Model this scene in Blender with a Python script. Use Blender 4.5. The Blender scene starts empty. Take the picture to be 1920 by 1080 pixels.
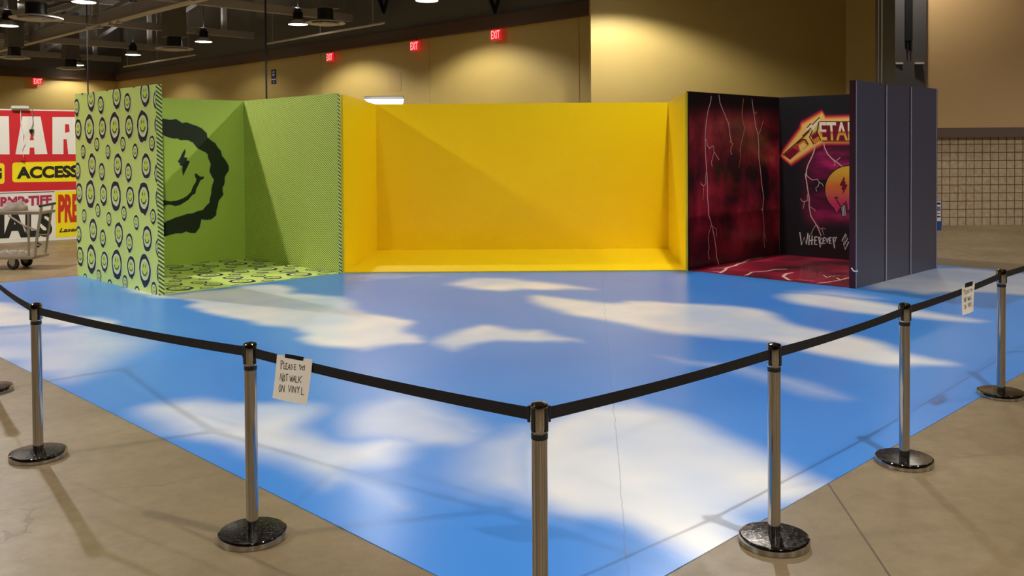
import bpy, bmesh, math, random
from math import radians, sin, cos, tan, pi, sqrt, floor as fl
from mathutils import Vector, Matrix, noise
random.seed(7)
S = bpy.context.scene
C = S.collection

# ------------------------------------------------------------------ camera, world, exposure
F = 1720.0; H = 2.0; PITCH = radians(1.2); ROLL = radians(.37)
CX = 960.0; CY = 278 + F * tan(PITCH)
cam_d = bpy.data.cameras.new('camera'); cam = bpy.data.objects.new('camera', cam_d); C.objects.link(cam)
fw = Vector((0, cos(PITCH), -sin(PITCH))); r0 = Vector((1, 0, 0)); u0 = r0.cross(fw)
rt = cos(ROLL) * r0 - sin(ROLL) * u0; up = cos(ROLL) * u0 + sin(ROLL) * r0
M3 = Matrix((rt, up, -fw)).transposed().to_4x4(); M3.translation = Vector((0, 0, H)); cam.matrix_world = M3
cam_d.sensor_width = 36; cam_d.lens = F * 36 / 1920; cam_d.shift_y = -(540 - CY) / 1920
cam_d.clip_end = 300; S.camera = cam
S.view_settings.view_transform = 'Standard'; S.view_settings.look = 'None'
S.view_settings.gamma = 1; S.view_settings.use_curve_mapping = False
S.view_settings.exposure = 0.42
wd = bpy.data.worlds.new('hall_world'); S.world = wd; wd.use_nodes = True
wd.node_tree.nodes['Background'].inputs[0].default_value = (1.0, .93, .84, 1)
wd.node_tree.nodes['Background'].inputs[1].default_value = .17

# high bay lamps hang on a 9 m grid in hall axes; their light is switched on here
LAMP_Z = 7.6
LAMPS = [(u, v) for u in (-5.2, 3.9, 13.15, 22.4) for v in (-9, -.3, 8.7, 17.8, 26.9, 35.9, 44.9, 53.7, 62.5)]
ENERGY = 1330
LAMP_GAIN = {(22.4, 44.9): .2, (22.4, 53.7): .3, (22.4, 62.5): .4, (22.4, 17.8): 1.15, (22.4, 8.7): .55, (3.9, 17.8): 1.9, (13.15, 8.7): 1.2, (3.9, -.3): 1.6, (13.15, 17.8): 1.2, (-5.2, 8.7): 2.1, (3.9, 8.7): .35, (13.15, -.3): .8, (-5.2, -.3): 1.0}   # strengths tuned by eye; the weak one over the left vinyl is added fill
def UV(u, v, z=0.0): return Vector(((u - v) / sqrt(2), (u + v) / sqrt(2), z))
def lamp_light(u, v):
    d = bpy.data.lights.new('lamp_bulb', 'SPOT'); d.energy = ENERGY * LAMP_GAIN.get((u, v), 1); d.color = (1, .975, .94)
    d.spot_size = radians(140); d.spot_blend = .36; d.shadow_soft_size = .11
    o = bpy.data.objects.new('lamp_bulb', d); C.objects.link(o); o.location = UV(u, v, LAMP_Z - .03)
    return o
def up_light(u, v):      # added upward fill above the lamps, only to brighten the roof
    d = bpy.data.lights.new('roof_fill', 'SPOT'); d.energy = 75; d.color = (1, .95, .88); d.spot_size = radians(165); d.spot_blend = .4; d.shadow_soft_size = .15
    o = bpy.data.objects.new('roof_fill', d); C.objects.link(o); o.rotation_euler.x = pi; return o
BULBS = {}
for uv in LAMPS: BULBS[uv] = lamp_light(*uv)
ROOF_FILL = {uv: up_light(*uv) for uv in LAMPS if uv[0] > 10 and uv[1] > 17}

# ------------------------------------------------------------------ pixel helpers (used to find real places on real planes)
def ray(px, py): return fw + rt * ((px - CX) / F) + up * ((CY - py) / F)
EYE = Vector((0, 0, H))
def ground(px, py, z=0.0):
    d = ray(px, py); return EYE + d * ((z - H) / d.z)
def hit(px, py, p0, n):
    d = ray(px, py); return EYE + d * ((p0 - EYE).dot(n) / d.dot(n))
def hitY(px, py, y): return hit(px, py, Vector((0, y, 0)), Vector((0, 1, 0)))

# ------------------------------------------------------------------ materials
def lin(c): return c / 12.92 if c <= .04045 else ((c + .055) / 1.055) ** 2.4
def col(r, g, b): return (lin(r / 255), lin(g / 255), lin(b / 255), 1)
MATS = {}
def mat(name, c=None, rough=.6, metal=0.0, emit=None, es=0.0, coat=0.0, spec=.5):
    if name in MATS: return MATS[name]
    m = bpy.data.materials.new(name); m.use_nodes = True; b = m.node_tree.nodes['Principled BSDF']
    if c: b.inputs['Base Color'].default_value = col(*c)
    b.inputs['Roughness'].default_value = rough; b.inputs['Metallic'].default_value = metal
    b.inputs['Coat Weight'].default_value = coat; b.inputs['Specular IOR Level'].default_value = spec
    if emit: b.inputs['Emission Color'].default_value = col(*emit); b.inputs['Emission Strength'].default_value = es
    MATS[name] = m; return m
class NT:
    def __init__(s, m): s.t = m.node_tree; s.b = s.t.nodes['Principled BSDF']
    def n(s, typ, **k):
        x = s.t.nodes.new(typ)
        for a, v in k.items(): setattr(x, a, v)
        return x
    def l(s, a, b): s.t.links.new(a, b)
    def math(s, op, a, b=None, c=None):
        x = s.n('ShaderNodeMath', operation=op)
        for i, v in enumerate((a, b, c)):
            if v is None: continue
            if isinstance(v, (int, float)): x.inputs[i].default_value = v
            else: s.l(v, x.inputs[i])
        return x.outputs[0]
    def mix(s, f, a, b, mode='MIX'):
        x = s.n('ShaderNodeMix', data_type='RGBA', blend_type=mode)
        for i, v in ((0, f), (6, a), (7, b)):
            if isinstance(v, (int, float, tuple)): x.inputs[i].default_value = v
            else: s.l(v, x.inputs[i])
        return x.outputs[2]
    def ramp(s, f, stops):
        x = s.n('ShaderNodeValToRGB'); e = x.color_ramp.elements
        while len(e) < len(stops): e.new(.5)
        for i, (p, c) in enumerate(stops): e[i].position = p; e[i].color = c
        s.l(f, x.inputs[0]); return x.outputs[0]
    def noise(s, scale, detail=4, vec=None, rough=.5):
        x = s.n('ShaderNodeTexNoise'); x.inputs['Scale'].default_value = scale; x.inputs['Detail'].default_value = detail
        x.inputs['Roughness'].default_value = rough
        if vec: s.l(vec, x.inputs['Vector'])
        return x.outputs[0]
    def obj(s, scale=None):
        c = s.n('ShaderNodeTexCoord').outputs['Object']
        if scale:
            m = s.n('ShaderNodeMapping'); m.inputs['Scale'].default_value = scale; s.l(c, m.inputs[0]); c = m.outputs[0]
        return c
    def bump(s, h, strength=.2, dist=.01):
        x = s.n('ShaderNodeBump'); x.inputs['Strength'].default_value = strength; x.inputs['Distance'].default_value = dist
        s.l(h, x.inputs['Height']); s.l(x.outputs[0], s.b.inputs['Normal'])
    def base(s, c): s.l(c, s.b.inputs['Base Color'])

chrome = mat('chrome', (176, 171, 164), .08, 1.0)
chrome_top = mat('dark_chrome_disc', (92, 88, 84), .14, 1.0)  # chrome darkened: the reflected dark roof is put into its colour
k = NT(chrome_top); nd = k.noise(60, 6, k.obj(), .8); k.base(k.ramp(nd, [(.35, col(54, 52, 52)), (.7, col(150, 144, 138))])); k.l(k.ramp(nd, [(.3, (.1, .1, .1, 1)), (.75, (.34, .34, .34, 1))]), k.b.inputs['Roughness'])
blackp = mat('black_plastic', (22, 21, 21), .45)
belt_m = mat('black_webbing', (28, 26, 25), .75, spec=.3)
k = NT(belt_m); co = k.obj(); sp = k.n('ShaderNodeSeparateXYZ'); k.l(co, sp.inputs[0])
k.base(k.mix(k.math('LESS_THAN', k.math('FRACT', k.math('MULTIPLY', sp.outputs[2], 95)), .3), col(34, 31, 30), col(14, 13, 13)))
paper = mat('white_paper', (236, 224, 206), .8); ink = mat('marker_ink', (60, 58, 50), .7); tape = mat('black_tape', (24, 24, 26), .5)

concrete = mat('polished_concrete', None, .33)
k = NT(concrete); co = k.obj()
n1 = k.noise(.55, 6, co, .6); n2 = k.noise(5.5, 8, co, .7); n3 = k.noise(38, 4, co, .7)
c1 = k.ramp(n1, [(.3, col(106, 89, 62)), (.52, col(128, 109, 78)), (.75, col(146, 127, 95))])
c2 = k.mix(k.ramp(n2, [(.4, (0, 0, 0, 1)), (.75, (.55, .55, .55, 1))]), c1, col(100, 82, 56))
c3 = k.mix(k.ramp(n3, [(.63, (0, 0, 0, 1)), (.74, (.5, .5, .5, 1))]), c2, col(180, 166, 138))
vo = k.n('ShaderNodeTexVoronoi', feature='DISTANCE_TO_EDGE'); vo.inputs['Scale'].default_value = .42
wv = k.n('ShaderNodeVectorMath', operation='ADD'); k.l(co, wv.inputs[0])
nz = k.n('ShaderNodeTexNoise'); nz.inputs['Scale'].default_value = 1.4; nz.inputs['Detail'].default_value = 6; k.l(co, nz.inputs['Vector'])
k.l(nz.outputs['Color'], wv.inputs[1]); k.l(wv.outputs[0], vo.inputs['Vector'])
crack = k.math('MULTIPLY', k.math('LESS_THAN', vo.outputs['Distance'], .0035), k.math('GREATER_THAN', n1, .5))
c4 = k.mix(k.math('MULTIPLY', crack, .45), c3, col(82, 64, 40))
# saw-cut control joints, every 6.1 m across hall axis
sp = k.n('ShaderNodeSeparateXYZ'); k.l(co, sp.inputs[0])
a = k.math('ADD', k.math('MULTIPLY', sp.outputs[0], .995), k.math('MULTIPLY', sp.outputs[1], -.0993))
j = k.math('LESS_THAN', k.math('ABSOLUTE', k.math('SUBTRACT', a, 1.3165)), .006)
c5 = k.mix(k.math('MULTIPLY', j, .8), c4, col(70, 54, 36))
k.base(c5)
k.l(k.ramp(n2, [(.3, (.34, .34, .34, 1)), (.7, (.5, .5, .5, 1))]), k.b.inputs['Roughness'])
k.bump(n2, .06, .01)

def wallpaint(name, c, sc=1.2):
    m = mat(name, c, .55); k = NT(m); co = k.obj()
    k.base(k.mix(k.math('MULTIPLY', k.noise(sc, 3, co), .25), col(*c), col(*[int(x * .86) for x in c]))); return m
tan_wall = wallpaint('tan_wall_paint', (210, 181, 104))
side_wall = wallpaint('brown_tan_wall_paint', (200, 162, 108)); tan_wall2 = wallpaint('ochre_wall_paint', (206, 172, 102))
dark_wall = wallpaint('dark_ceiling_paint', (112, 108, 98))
brown_band = wallpaint('brown_band_paint', (88, 62, 42))
brown_trim = wallpaint('brown_trim_paint', (104, 82, 70))
steel_dark = wallpaint('grey_painted_steel', (178, 174, 172), 3)
deck = mat('corrugated_deck', (70, 62, 54), .7); k = NT(deck); co = k.obj(); sp = k.n('ShaderNodeSeparateXYZ'); k.l(co, sp.inputs[0])
w = k.math('FRACT', k.math('MULTIPLY', sp.outputs[0], 3.3)); k.base(k.mix(k.math('GREATER_THAN', w, .5), col(66, 63, 62), col(104, 99, 96)))  # flat slab: shade in the flutes is painted as dark stripes
pale_steel = mat('pale_painted_steel', (214, 202, 186), .5); duct_m = mat('duct_metal', (118, 114, 110), .5, .2)
diff_m = mat('diffuser_white_metal', (214, 208, 198), .5)
black_steel = wallpaint('black_steel', (48, 43, 40), 3); column_lit = wallpaint('black_steel_lit', (84, 78, 74), 3)  # second one is a lit copy: light on the column front is painted

block = mat('split_face_block', None, .85); k = NT(block); co = k.obj(); sp = k.n('ShaderNodeSeparateXYZ'); k.l(co, sp.inputs[0])
fx = k.math('FRACT', k.math('DIVIDE', sp.outputs[0], .2032)); fz = k.math('FRACT', k.math('DIVIDE', sp.outputs[2], .2032))
jt = k.math('MAXIMUM', k.math('GREATER_THAN', fx, .91), k.math('GREATER_THAN', fz, .91))
nn = k.noise(9, 8, co, .75); nb = k.noise(1.6, 2, co)
cb = k.ramp(nn, [(.3, col(160, 136, 106)), (.55, col(206, 182, 148)), (.8, col(238, 220, 190))])
k.base(k.mix(jt, k.mix(.25, cb, k.ramp(nb, [(.4, col(175, 140, 110)), (.6, col(190, 175, 135))])), col(104, 70, 46)))
k.bump(k.math('SUBTRACT', nn, jt), .6, .03)

# printed materials
lime = mat('lime_print', (222, 240, 126), .4); lime_dark = mat('green_wall_print', (198, 220, 98), .42)
haloM = mat('pale_lime_print', (226, 240, 176), .4); drip_m = mat('drip_black_print', (26, 32, 24), .45)
faceM = mat('yellow_lime_print', (216, 234, 92), .4); pale_face = mat('pale_face_print', (224, 232, 196), .4)
halo2 = mat('pale_green_outline_print', (176, 206, 120), .45); black_green = mat('charcoal_print', (34, 40, 26), .5)
def stripes(name, c1, c2, per, ang, duty):
    m = mat(name, None, .42); k = NT(m); co = k.obj(); sp = k.n('ShaderNodeSeparateXYZ'); k.l(co, sp.inputs[0])
    s = k.math('ADD', k.math('MULTIPLY', sp.outputs[0], -sin(ang) / per), k.math('MULTIPLY', sp.outputs[2], cos(ang) / per))
    s = k.math('ADD', s, k.math('MULTIPLY', sp.outputs[1], sin(ang) / per))
    k.base(k.mix(k.math('LESS_THAN', k.math('FRACT', s), duty), col(*c1), col(*c2))); return m
stripe_m = stripes('diagonal_stripe_print', (224, 244, 132), (52, 78, 26), .030, radians(36), .46)
stripe_edge = stripes('edge_stripe_print', (214, 232, 130), (60, 78, 34), .046, radians(38), .42)
yellow = mat('yellow_panel_print', (249, 215, 0), .38, coat=.1)
yel_edge = mat('yellow_panel_edge', (252, 222, 40), .4)
foam_edge = mat('panel_core_edge', (232, 222, 200), .6)
blk_panel = mat('satin_black_panel', (74, 71, 84), .36)
seam_m = mat('pale_seam_line', (178, 174, 190), .35)
black_print = mat('black_print', (22, 20, 22), .4, coat=.15)
maroon_edge = mat('maroon_panel_edge', (62, 14, 28), .4)

def cloudprint(name, dark, mid, hot, scale, thr, hotc=None, box=None, vignette=None):
    """dark printed storm sky with streaky magenta clouds; box limits the clouds (local x,z)"""
    m = mat(name, None, .35, coat=.2); k = NT(m); co = k.obj(scale)
    n = k.noise(1.0, 5, co, .55); c = k.ramp(n, [(thr, col(*dark)), (thr + .14, col(*mid)), (thr + .3, col(*hot))])
    if box:
        o = k.obj(); sp = k.n('ShaderNodeSeparateXYZ'); k.l(o, sp.inputs[0]); f = None
        for ax, (a0, a1, a2, a3) in box.items():
            for (p, q) in ((a0, a1), (a3, a2)):
                mr = k.n('ShaderNodeMapRange'); mr.interpolation_type = 'SMOOTHSTEP'; k.l(sp.outputs[ax], mr.inputs[0])
                mr.inputs[1].default_value = p; mr.inputs[2].default_value = q
                f = mr.outputs[0] if f is None else k.math('MULTIPLY', f, mr.outputs[0])
        c = k.mix(f, col(*dark), c)
    k.base(c); return m
storm_side = cloudprint('storm_print_side', (34, 16, 20), (138, 28, 44), (222, 62, 78), (1.1, 1, 1.0), .38, box={2: (-.3, .9, 2.3, 2.75)})
storm_back = cloudprint('storm_print_back', (34, 32, 34), (132, 26, 72), (226, 52, 118), (.9, 1, 3.4), .36, box={0: (.35, .8, 3.2, 4), 2: (.5, .95, 1.6, 2.3)})
storm_floor = cloudprint('storm_print_floor', (70, 26, 36), (146, 26, 50), (196, 50, 78), (1.1, 2.6, 1), .36)
bolt_m = mat('lightning_print', (240, 190, 180), .4); bolt_y = mat('lightning_orange_print', (226, 140, 92), .4); bolt_w = mat('lightning_floor_print', (248, 200, 176), .4)
white_print = mat('white_print', (236, 232, 226), .5)
glow_mag = mat('magenta_glow_print', (112, 20, 56), .4); glow_red = mat('crimson_glow_print', (196, 44, 60), .4); glow_org = mat('orange_glow_print', (250, 158, 70), .4)
gold = mat('gold_letter_print', (250, 206, 112), .4); cream = mat('cream_letter_print', (252, 236, 196), .4)
amber = mat('amber_letter_print', (226, 140, 40), .4); deep = mat('deep_maroon_print', (128, 20, 46), .4); dkbrown = mat('dark_outline_print', (104, 40, 24), .4)
grad = mat('yellow_to_pink_print', None, .4); k = NT(grad); o = k.obj(); sp = k.n('ShaderNodeSeparateXYZ'); k.l(o, sp.inputs[0])
mr = k.n('ShaderNodeMapRange'); k.l(sp.outputs[2], mr.inputs[0]); mr.inputs[1].default_value = .98; mr.inputs[2].default_value = 1.75
k.base(k.ramp(mr.outputs[0], [(.0, col(222, 60, 110)), (.4, col(244, 130, 60)), (.75, col(250, 200, 60)), (1, col(240, 212, 60))]))

red_b = mat('red_banner_print', (212, 34, 44), .5); white_b = mat('white_banner_print', (240, 232, 220), .5); yel_b = mat('yellow_banner_print', (252, 228, 20), .5)
blk_b = mat('black_banner_print', (30, 26, 26), .5); crim_b = mat('crimson_banner_print', (176, 44, 84), .5); red2_b = mat('scarlet_banner_print', (206, 52, 28), .5)
cart_m = mat('worn_cart_metal', (168, 152, 132), .45, .3); cloth_m = mat('grey_cloth', (150, 132, 118), .9); rubber = mat('black_rubber', (30, 28, 30), .6)
wire_w = mat('white_cable', (232, 226, 216), .6); wire_g = mat('grey_cable', (120, 116, 108), .6); wire_k = mat('black_cable', (24, 20, 18), .6)
lens = mat('lamp_lens', (255, 250, 240), .4, emit=(255, 250, 238), es=9); led = mat('tube_lens', (255, 255, 255), .4, emit=(255, 254, 248), es=5)
exit_red = mat('exit_sign_red', (176, 20, 28), .4, emit=(220, 30, 38), es=.55); exit_let = mat('exit_letter_lit', (255, 150, 150), .4, emit=(255, 128, 128), es=1.6)
navy = mat('navy_print', (22, 34, 84), .5); blue_b = mat('blue_print', (38, 76, 156), .5); grey_b = mat('grey_print', (120, 118, 140), .5)

# ------------------------------------------------------------------ mesh helpers
def tag(o, label=None, cat=None, group=None, kind=None):
    for a, v in (('label', label), ('category', cat), ('group', group), ('kind', kind)):
        if v: o[a] = v
    return o
def obj(name, bm, mats, parent=None, mw=None, smooth=False):
    me = bpy.data.meshes.new(name); bm.normal_update(); bm.to_mesh(me); bm.free()
    for m in (mats if isinstance(mats, (list, tuple)) else [mats]): me.materials.append(m)
    if smooth:
        for p in me.polygons: p.use_smooth = True
        me.set_sharp_from_angle(angle=radians(35))
    o = bpy.data.objects.new(name, me); C.objects.link(o)
    if parent: o.parent = parent
    if mw is not None: o.matrix_local = mw
    return o
def empty(name, loc=(0, 0, 0), rz=0, **k):
    o = bpy.data.objects.new(name, None); C.objects.link(o); o.location = loc; o.rotation_euler.z = rz
    o.empty_display_size = .1; return tag(o, **k)
def box(bm, x0, x1, y0, y1, z0, z1, mi=0, bev=0):
    n0 = len(bm.verts)
    vs = [bm.verts.new(p) for p in ((x0, y0, z0), (x1, y0, z0), (x1, y1, z0), (x0, y1, z0), (x0, y0, z1), (x1, y0, z1), (x1, y1, z1), (x0, y1, z1))]
    fs = [bm.faces.new([vs[i] for i in q]) for q in ((0, 3, 2, 1), (4, 5, 6, 7), (0, 1, 5, 4), (1, 2, 6, 5), (2, 3, 7, 6), (3, 0, 4, 7))]
    for f in fs: f.material_index = mi
    if bev: bmesh.ops.bevel(bm, geom=list({e for f in fs for e in f.edges}), offset=bev, segments=2, affect='EDGES')
    return fs
def prism(bm, pts, z0, z1, mi=0):
    a = [bm.verts.new((p[0], p[1], z0)) for p in pts]; b = [bm.verts.new((p[0], p[1], z1)) for p in pts]; n = len(pts)
    fs = [bm.faces.new(a[::-1]), bm.faces.new(b)] + [bm.faces.new((a[i], a[(i + 1) % n], b[(i + 1) % n], b[i])) for i in range(n)]
    for f in fs: f.material_index = mi
def lathe(bm, prof, seg=32, at=(0, 0, 0), mi=0):
    rings = []
    for r, z in prof:
        if r < 1e-6: rings.append([bm.verts.new((at[0], at[1], at[2] + z))])
        else: rings.append([bm.verts.new((at[0] + r * cos(2 * pi * i / seg), at[1] + r * sin(2 * pi * i / seg), at[2] + z)) for i in range(seg)])
    for a, b in zip(rings, rings[1:]):
        for i in range(seg):
            j = (i + 1) % seg
            q = [a[i % len(a)], a[j % len(a)], b[j % len(b)], b[i % len(b)]]
            q = list(dict.fromkeys(q))
            if len(q) > 2: bm.faces.new(q).material_index = mi
def tube(bm, pts, r, seg=8, mi=0, cap=True):
    pts = [Vector(p) for p in pts]; rings = []
    for i, p in enumerate(pts):
        t = (pts[min(i + 1, len(pts) - 1)] - pts[max(i - 1, 0)]).normalized()
        a = t.cross(Vector((0, 0, 1)));
        if a.length < 1e-3: a = t.cross(Vector((0, 1, 0)))
        a.normalize(); b = t.cross(a)
        rings.append([bm.verts.new(p + (a * cos(2 * pi * q / seg) + b * sin(2 * pi * q / seg)) * r) for q in range(seg)])
    for x, y in zip(rings, rings[1:]):
        for q in range(seg): bm.faces.new((x[q], x[(q + 1) % seg], y[(q + 1) % seg], y[q])).material_index = mi
    if cap: bm.faces.new(rings[0][::-1]).material_index = mi; bm.faces.new(rings[-1]).material_index = mi
def beam(bm, a, b, w, h, mi=0):
    """rectangular bar from a to b, width w (horizontal), height h"""
    a = Vector(a); b = Vector(b); t = (b - a).normalized(); s = t.cross(Vector((0, 0, 1)))
    if s.length < 1e-3: s = Vector((.7071, -.7071, 0))
    s.normalize(); q = s.cross(t)
    v = [bm.verts.new(p + s * (i * w / 2) + q * (j2 * h / 2)) for p in (a, b) for (i, j2) in ((-1, -1), (1, -1), (1, 1), (-1, 1))]
    for f in ((3, 2, 1, 0), (4, 5, 6, 7), (0, 1, 5, 4), (1, 2, 6, 5), (2, 3, 7, 6), (3, 0, 4, 7)): bm.faces.new([v[i] for i in f]).material_index = mi

# a flat-sided panel: local x runs left to right, local y points away from the viewer side, local z up
class Panel:
    def __init__(s, a, b, h, t, z0=0.0):
        s.a = Vector((a[0], a[1], z0)); d = Vector((b[0] - a[0], b[1] - a[1], 0)); s.L = d.length; s.X = d.normalized()
        s.Y = Vector((0, 0, 1)).cross(s.X); s.h = h; s.t = t; s.bm = bmesh.new(); s.lay = 0
        s.mw = Matrix((s.X, s.Y, Vector((0, 0, 1)))).transposed().to_4x4(); s.mw.translation = s.a
        s.fs = box(s.bm, 0, s.L, 0, t, 0, h, 0)
    def p(s, px, py):
        q = hit(px, py, s.a, s.Y) - s.a; return (q.dot(s.X), q.z)
    def poly(s, pts, mi, px=True, lay=None, clip=True):
        if px: pts = [s.p(*q) for q in pts]
        if clip: pts = clip_rect(pts, .001, s.L - .001, .001, s.h - .001)
        if len(pts) < 3: return
        y = -.0012 * (lay if lay is not None else 1)
        vs = [s.bm.verts.new((q[0], y, q[1])) for q in pts]
        try: f = s.bm.faces.new(vs)
        except ValueError: return
        f.material_index = mi; f.normal_update()
        if f.normal.y > 0: f.normal_flip()
        if len(pts) > 4: bmesh.ops.triangulate(s.bm, faces=[f], ngon_method='EAR_CLIP')
    def stroke(s, pts, w, mi, px=True, lay=1, taper=False):
        if px: pts = [s.p(*q) for q in pts]
        pts = [Vector(q) for q in pts]; n = len(pts); L = []; R = []
        for i, q in enumerate(pts):
            t = pts[min(i + 1, n - 1)] - pts[max(i - 1, 0)]
            if t.length < 1e-6: t = Vector((1, 0))
            t.normalize(); nn_ = Vector((-t.y, t.x)); ww = w * (.5 if not taper else .5 * (1 - .8 * i / (n - 1)))
            L.append(q + nn_ * ww); R.append(q - nn_ * ww)
        for i in range(n - 1): s.poly([L[i], L[i + 1], R[i + 1], R[i]], mi, False, lay)
    def build(s, name, mats, parent=None):
        return obj(name, s.bm, mats, parent, s.mw)
def clip_rect(pts, x0, x1, z0, z1):
    def c(ps, ins, cut):
        out = []
        for i in range(len(ps)):
            a, b = ps[i - 1], ps[i]
            if ins(b):
                if not ins(a): out.append(cut(a, b))
                out.append(b)
            elif ins(a): out.append(cut(a, b))
        return out
    for ax, lim, sg in ((0, x0, 1), (0, x1, -1), (1, z0, 1), (1, z1, -1)):
        if not pts: return pts
        pts = c(pts, lambda q: (q[ax] - lim) * sg >= 0,
                lambda a, b: tuple(a[i] + (b[i] - a[i]) * (lim - a[ax]) / (b[ax] - a[ax]) for i in (0, 1)))
    return pts
def glyphs(text, bold=0.0, shear=0.0):
    cu = bpy.data.curves.new('t', 'FONT'); cu.body = text; cu.offset = bold; cu.shear = shear; cu.resolution_u = 4
    o = bpy.data.objects.new('t', cu); C.objects.link(o); bpy.context.view_layer.update()
    me = o.evaluated_get(bpy.context.evaluated_depsgraph_get()).to_mesh()
    vs = [v.co.copy() for v in me.vertices]; fs = [tuple(p.vertices) for p in me.polygons]
    bpy.data.objects.remove(o); bpy.data.curves.remove(cu)
    x0 = min(v.x for v in vs); x1 = max(v.x for v in vs); y0 = min(v.y for v in vs); y1 = max(v.y for v in vs)
    return [((v.x - x0) / (x1 - x0), (v.y - y0) / (y1 - y0)) for v in vs], fs
def text_quad(pn, text, quad, mi, px=True, lay=3, bold=.03, shear=0.0):
    """quad: bottom-left, bottom-right, top-right, top-left"""
    q = [Vector(pn.p(*c)) if px else Vector(c) for c in quad]; vs, fs = glyphs(text, bold, shear)
    bv = []
    for (a, b) in vs:
        w = (q[0] * (1 - a) + q[1] * a) * (1 - b) + (q[3] * (1 - a) + q[2] * a) * b
        bv.append(pn.bm.verts.new((w.x, -.0012 * lay, w.y)))
    for f in fs:
        try: pn.bm.faces.new([bv[i] for i in f]).material_index = mi
        except ValueError: pass

# ------------------------------------------------------------------ hall shell
def setbox(name, u0, u1, v0, v1, z0, z1, m):
    bm = bmesh.new(); p = [UV(u0, v0), UV(u1, v0), UV(u1, v1), UV(u0, v1)]; prism(bm, p, z0, z1)
    return tag(obj(name, bm, m), kind='structure')
WU = 25.7; WV = 64.2; WT = 6.8; CEIL = 10.9
bm = bmesh.new(); prism(bm, [UV(-30, -30), UV(62, -30), UV(62, WV + .3), UV(-30, WV + .3)], -.2, 0); tag(obj('floor', bm, concrete), kind='structure')
bm = bmesh.new(); box(bm, -30, 62, -30, WV + .3, CEIL, CEIL + .2)
o = obj('ceiling', bm, deck); o.rotation_euler.z = radians(45); tag(o, kind='structure')
setbox('wall_right', WU, WU + .3, 21, WV + .3, 0, WT, tan_wall)
setbox('wall_back', -30, WU, WV, WV + .3, 0, WT, tan_wall)
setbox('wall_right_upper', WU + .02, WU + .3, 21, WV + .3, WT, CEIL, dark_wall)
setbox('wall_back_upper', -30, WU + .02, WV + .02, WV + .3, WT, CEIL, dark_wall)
setbox('trim_1', WU - .28, WU - .005, 21, WV - .3, WT + .001, WT + .5, brown_band)
setbox('trim_2', -30, WU - .29, WV - .28, WV - .005, WT + .001, WT + .5, brown_band)
for nm_, a_ in (('wall_left', (-30.3, -30, -30, WV)), ('wall_front', (-30, 62, -30.3, -30))):
    setbox(nm_, *a_, 2.4, WT, tan_wall2); setbox(nm_ + '_upper', *a_, WT, CEIL, dark_wall); setbox(nm_ + '_lower', *a_, 0, 2.4, brown_trim)  # unseen walls; dark lower bands added for contrast in the chrome
# panel joints of the far wall: shallow vertical battens
for i, px in enumerate((305, 602, 805, 1085)):
    q = hit(px, 150, UV(WU - .01, 0), UV(1, 1) - UV(0, 1)); v = (q.y - q.x) / sqrt(2)
    setbox('trim_%d' % (3 + i), WU - .012, WU - .001, v - .035, v + .035, 0, WT - .01, tan_wall2)
# plastered block left of the service column, its far neighbour, and the block wall
def xbox(name, x0, x1, y0, y1, z0, z1, m, kind='structure'):
    bm = bmesh.new(); box(bm, x0, x1, y0, y1, z0, z1); return tag(obj(name, bm, m), kind=kind)
xL = hitY(1108, 100, 31.0).x; xR = hitY(1640, 100, 31.0).x + .8
xbox('wall_middle', xL, xR, 31.0, 31.6, 0, CEIL, tan_wall)
xp = hitY(1586, 100, 30.99).x; bm = bmesh.new(); prism(bm, [(xp, 30.99), (xp + 1.6, 29.4), (xp + 2.6, 30.99)], 0, CEIL); tag(obj('wall_pilaster', bm, tan_wall), kind='structure')  # shaped with an oblique face so that it catches the near lamp
xc = hitY(1736, 100, 23.0).x
bm = bmesh.new(); box(bm, 0, 44, 0, .3, 0, 2.36)
o = obj('wall_side_blocks', bm, block); o.location = (xc - .6, 23.0, 0); tag(o, kind='structure')
xbox('wall_side_upper', xc - .3, xc + 43.4, 23.02, 23.3, 2.36, CEIL, side_wall)
xbox('trim_8', xc - .4, xc + 43.4, 22.9, 23.02, 2.2, 2.44, brown_trim)

# service column, two visible faces with pipes
t = empty('column', (hitY(1678, 100, 22.75).x, 22.75, 0), label='black steel service column standing left of the stone block wall', cat='column')
bm = bmesh.new(); W2 = t.location.x
xa = hitY(1641, 100, 23.9).x - W2; xb = hitY(1737, 100, 22.85).x - W2
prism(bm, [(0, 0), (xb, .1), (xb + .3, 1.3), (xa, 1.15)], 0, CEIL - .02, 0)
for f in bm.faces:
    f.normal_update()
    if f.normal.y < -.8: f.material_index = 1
obj('shaft', bm, [black_steel, column_lit], t)
bm = bmesh.new(); tube(bm, [(xa * .72, .72, 0), (xa * .72, .72, CEIL - .02)], .025); obj('conduit', bm, pale_steel, t)
bm = bmesh.new(); tube(bm, [(xa * .86, .93, 0), (xa * .86, .93, CEIL - .02)], .02); obj('conduit', bm, pale_steel, t)
bm = bmesh.new(); box(bm, .25, .43, -.02, .14, 4.6, 7.5); box(bm, .3, .33, -.01, .1, 4.3, 4.6); box(bm, .38, .41, -.01, .1, 4.35, 4.6); obj('cable_tray', bm, blackp, t)
bm = bmesh.new(); box(bm, .02, .2, -.015, .05, 4.02, 4.06); box(bm, .5, .72, -.015, .12, 4.02, 4.06); obj('bracket', bm, pale_steel, t)
bm = bmesh.new(); box(bm, .3, .34, -.012, .1, 2.3, 3.2); box(bm, .42, .45, -.012, .1, 2.3, 3.1); box(bm, .24, .5, -.014, .1, 3.18, 3.22); obj('hose_bracket', bm, blackp, t)

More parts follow.
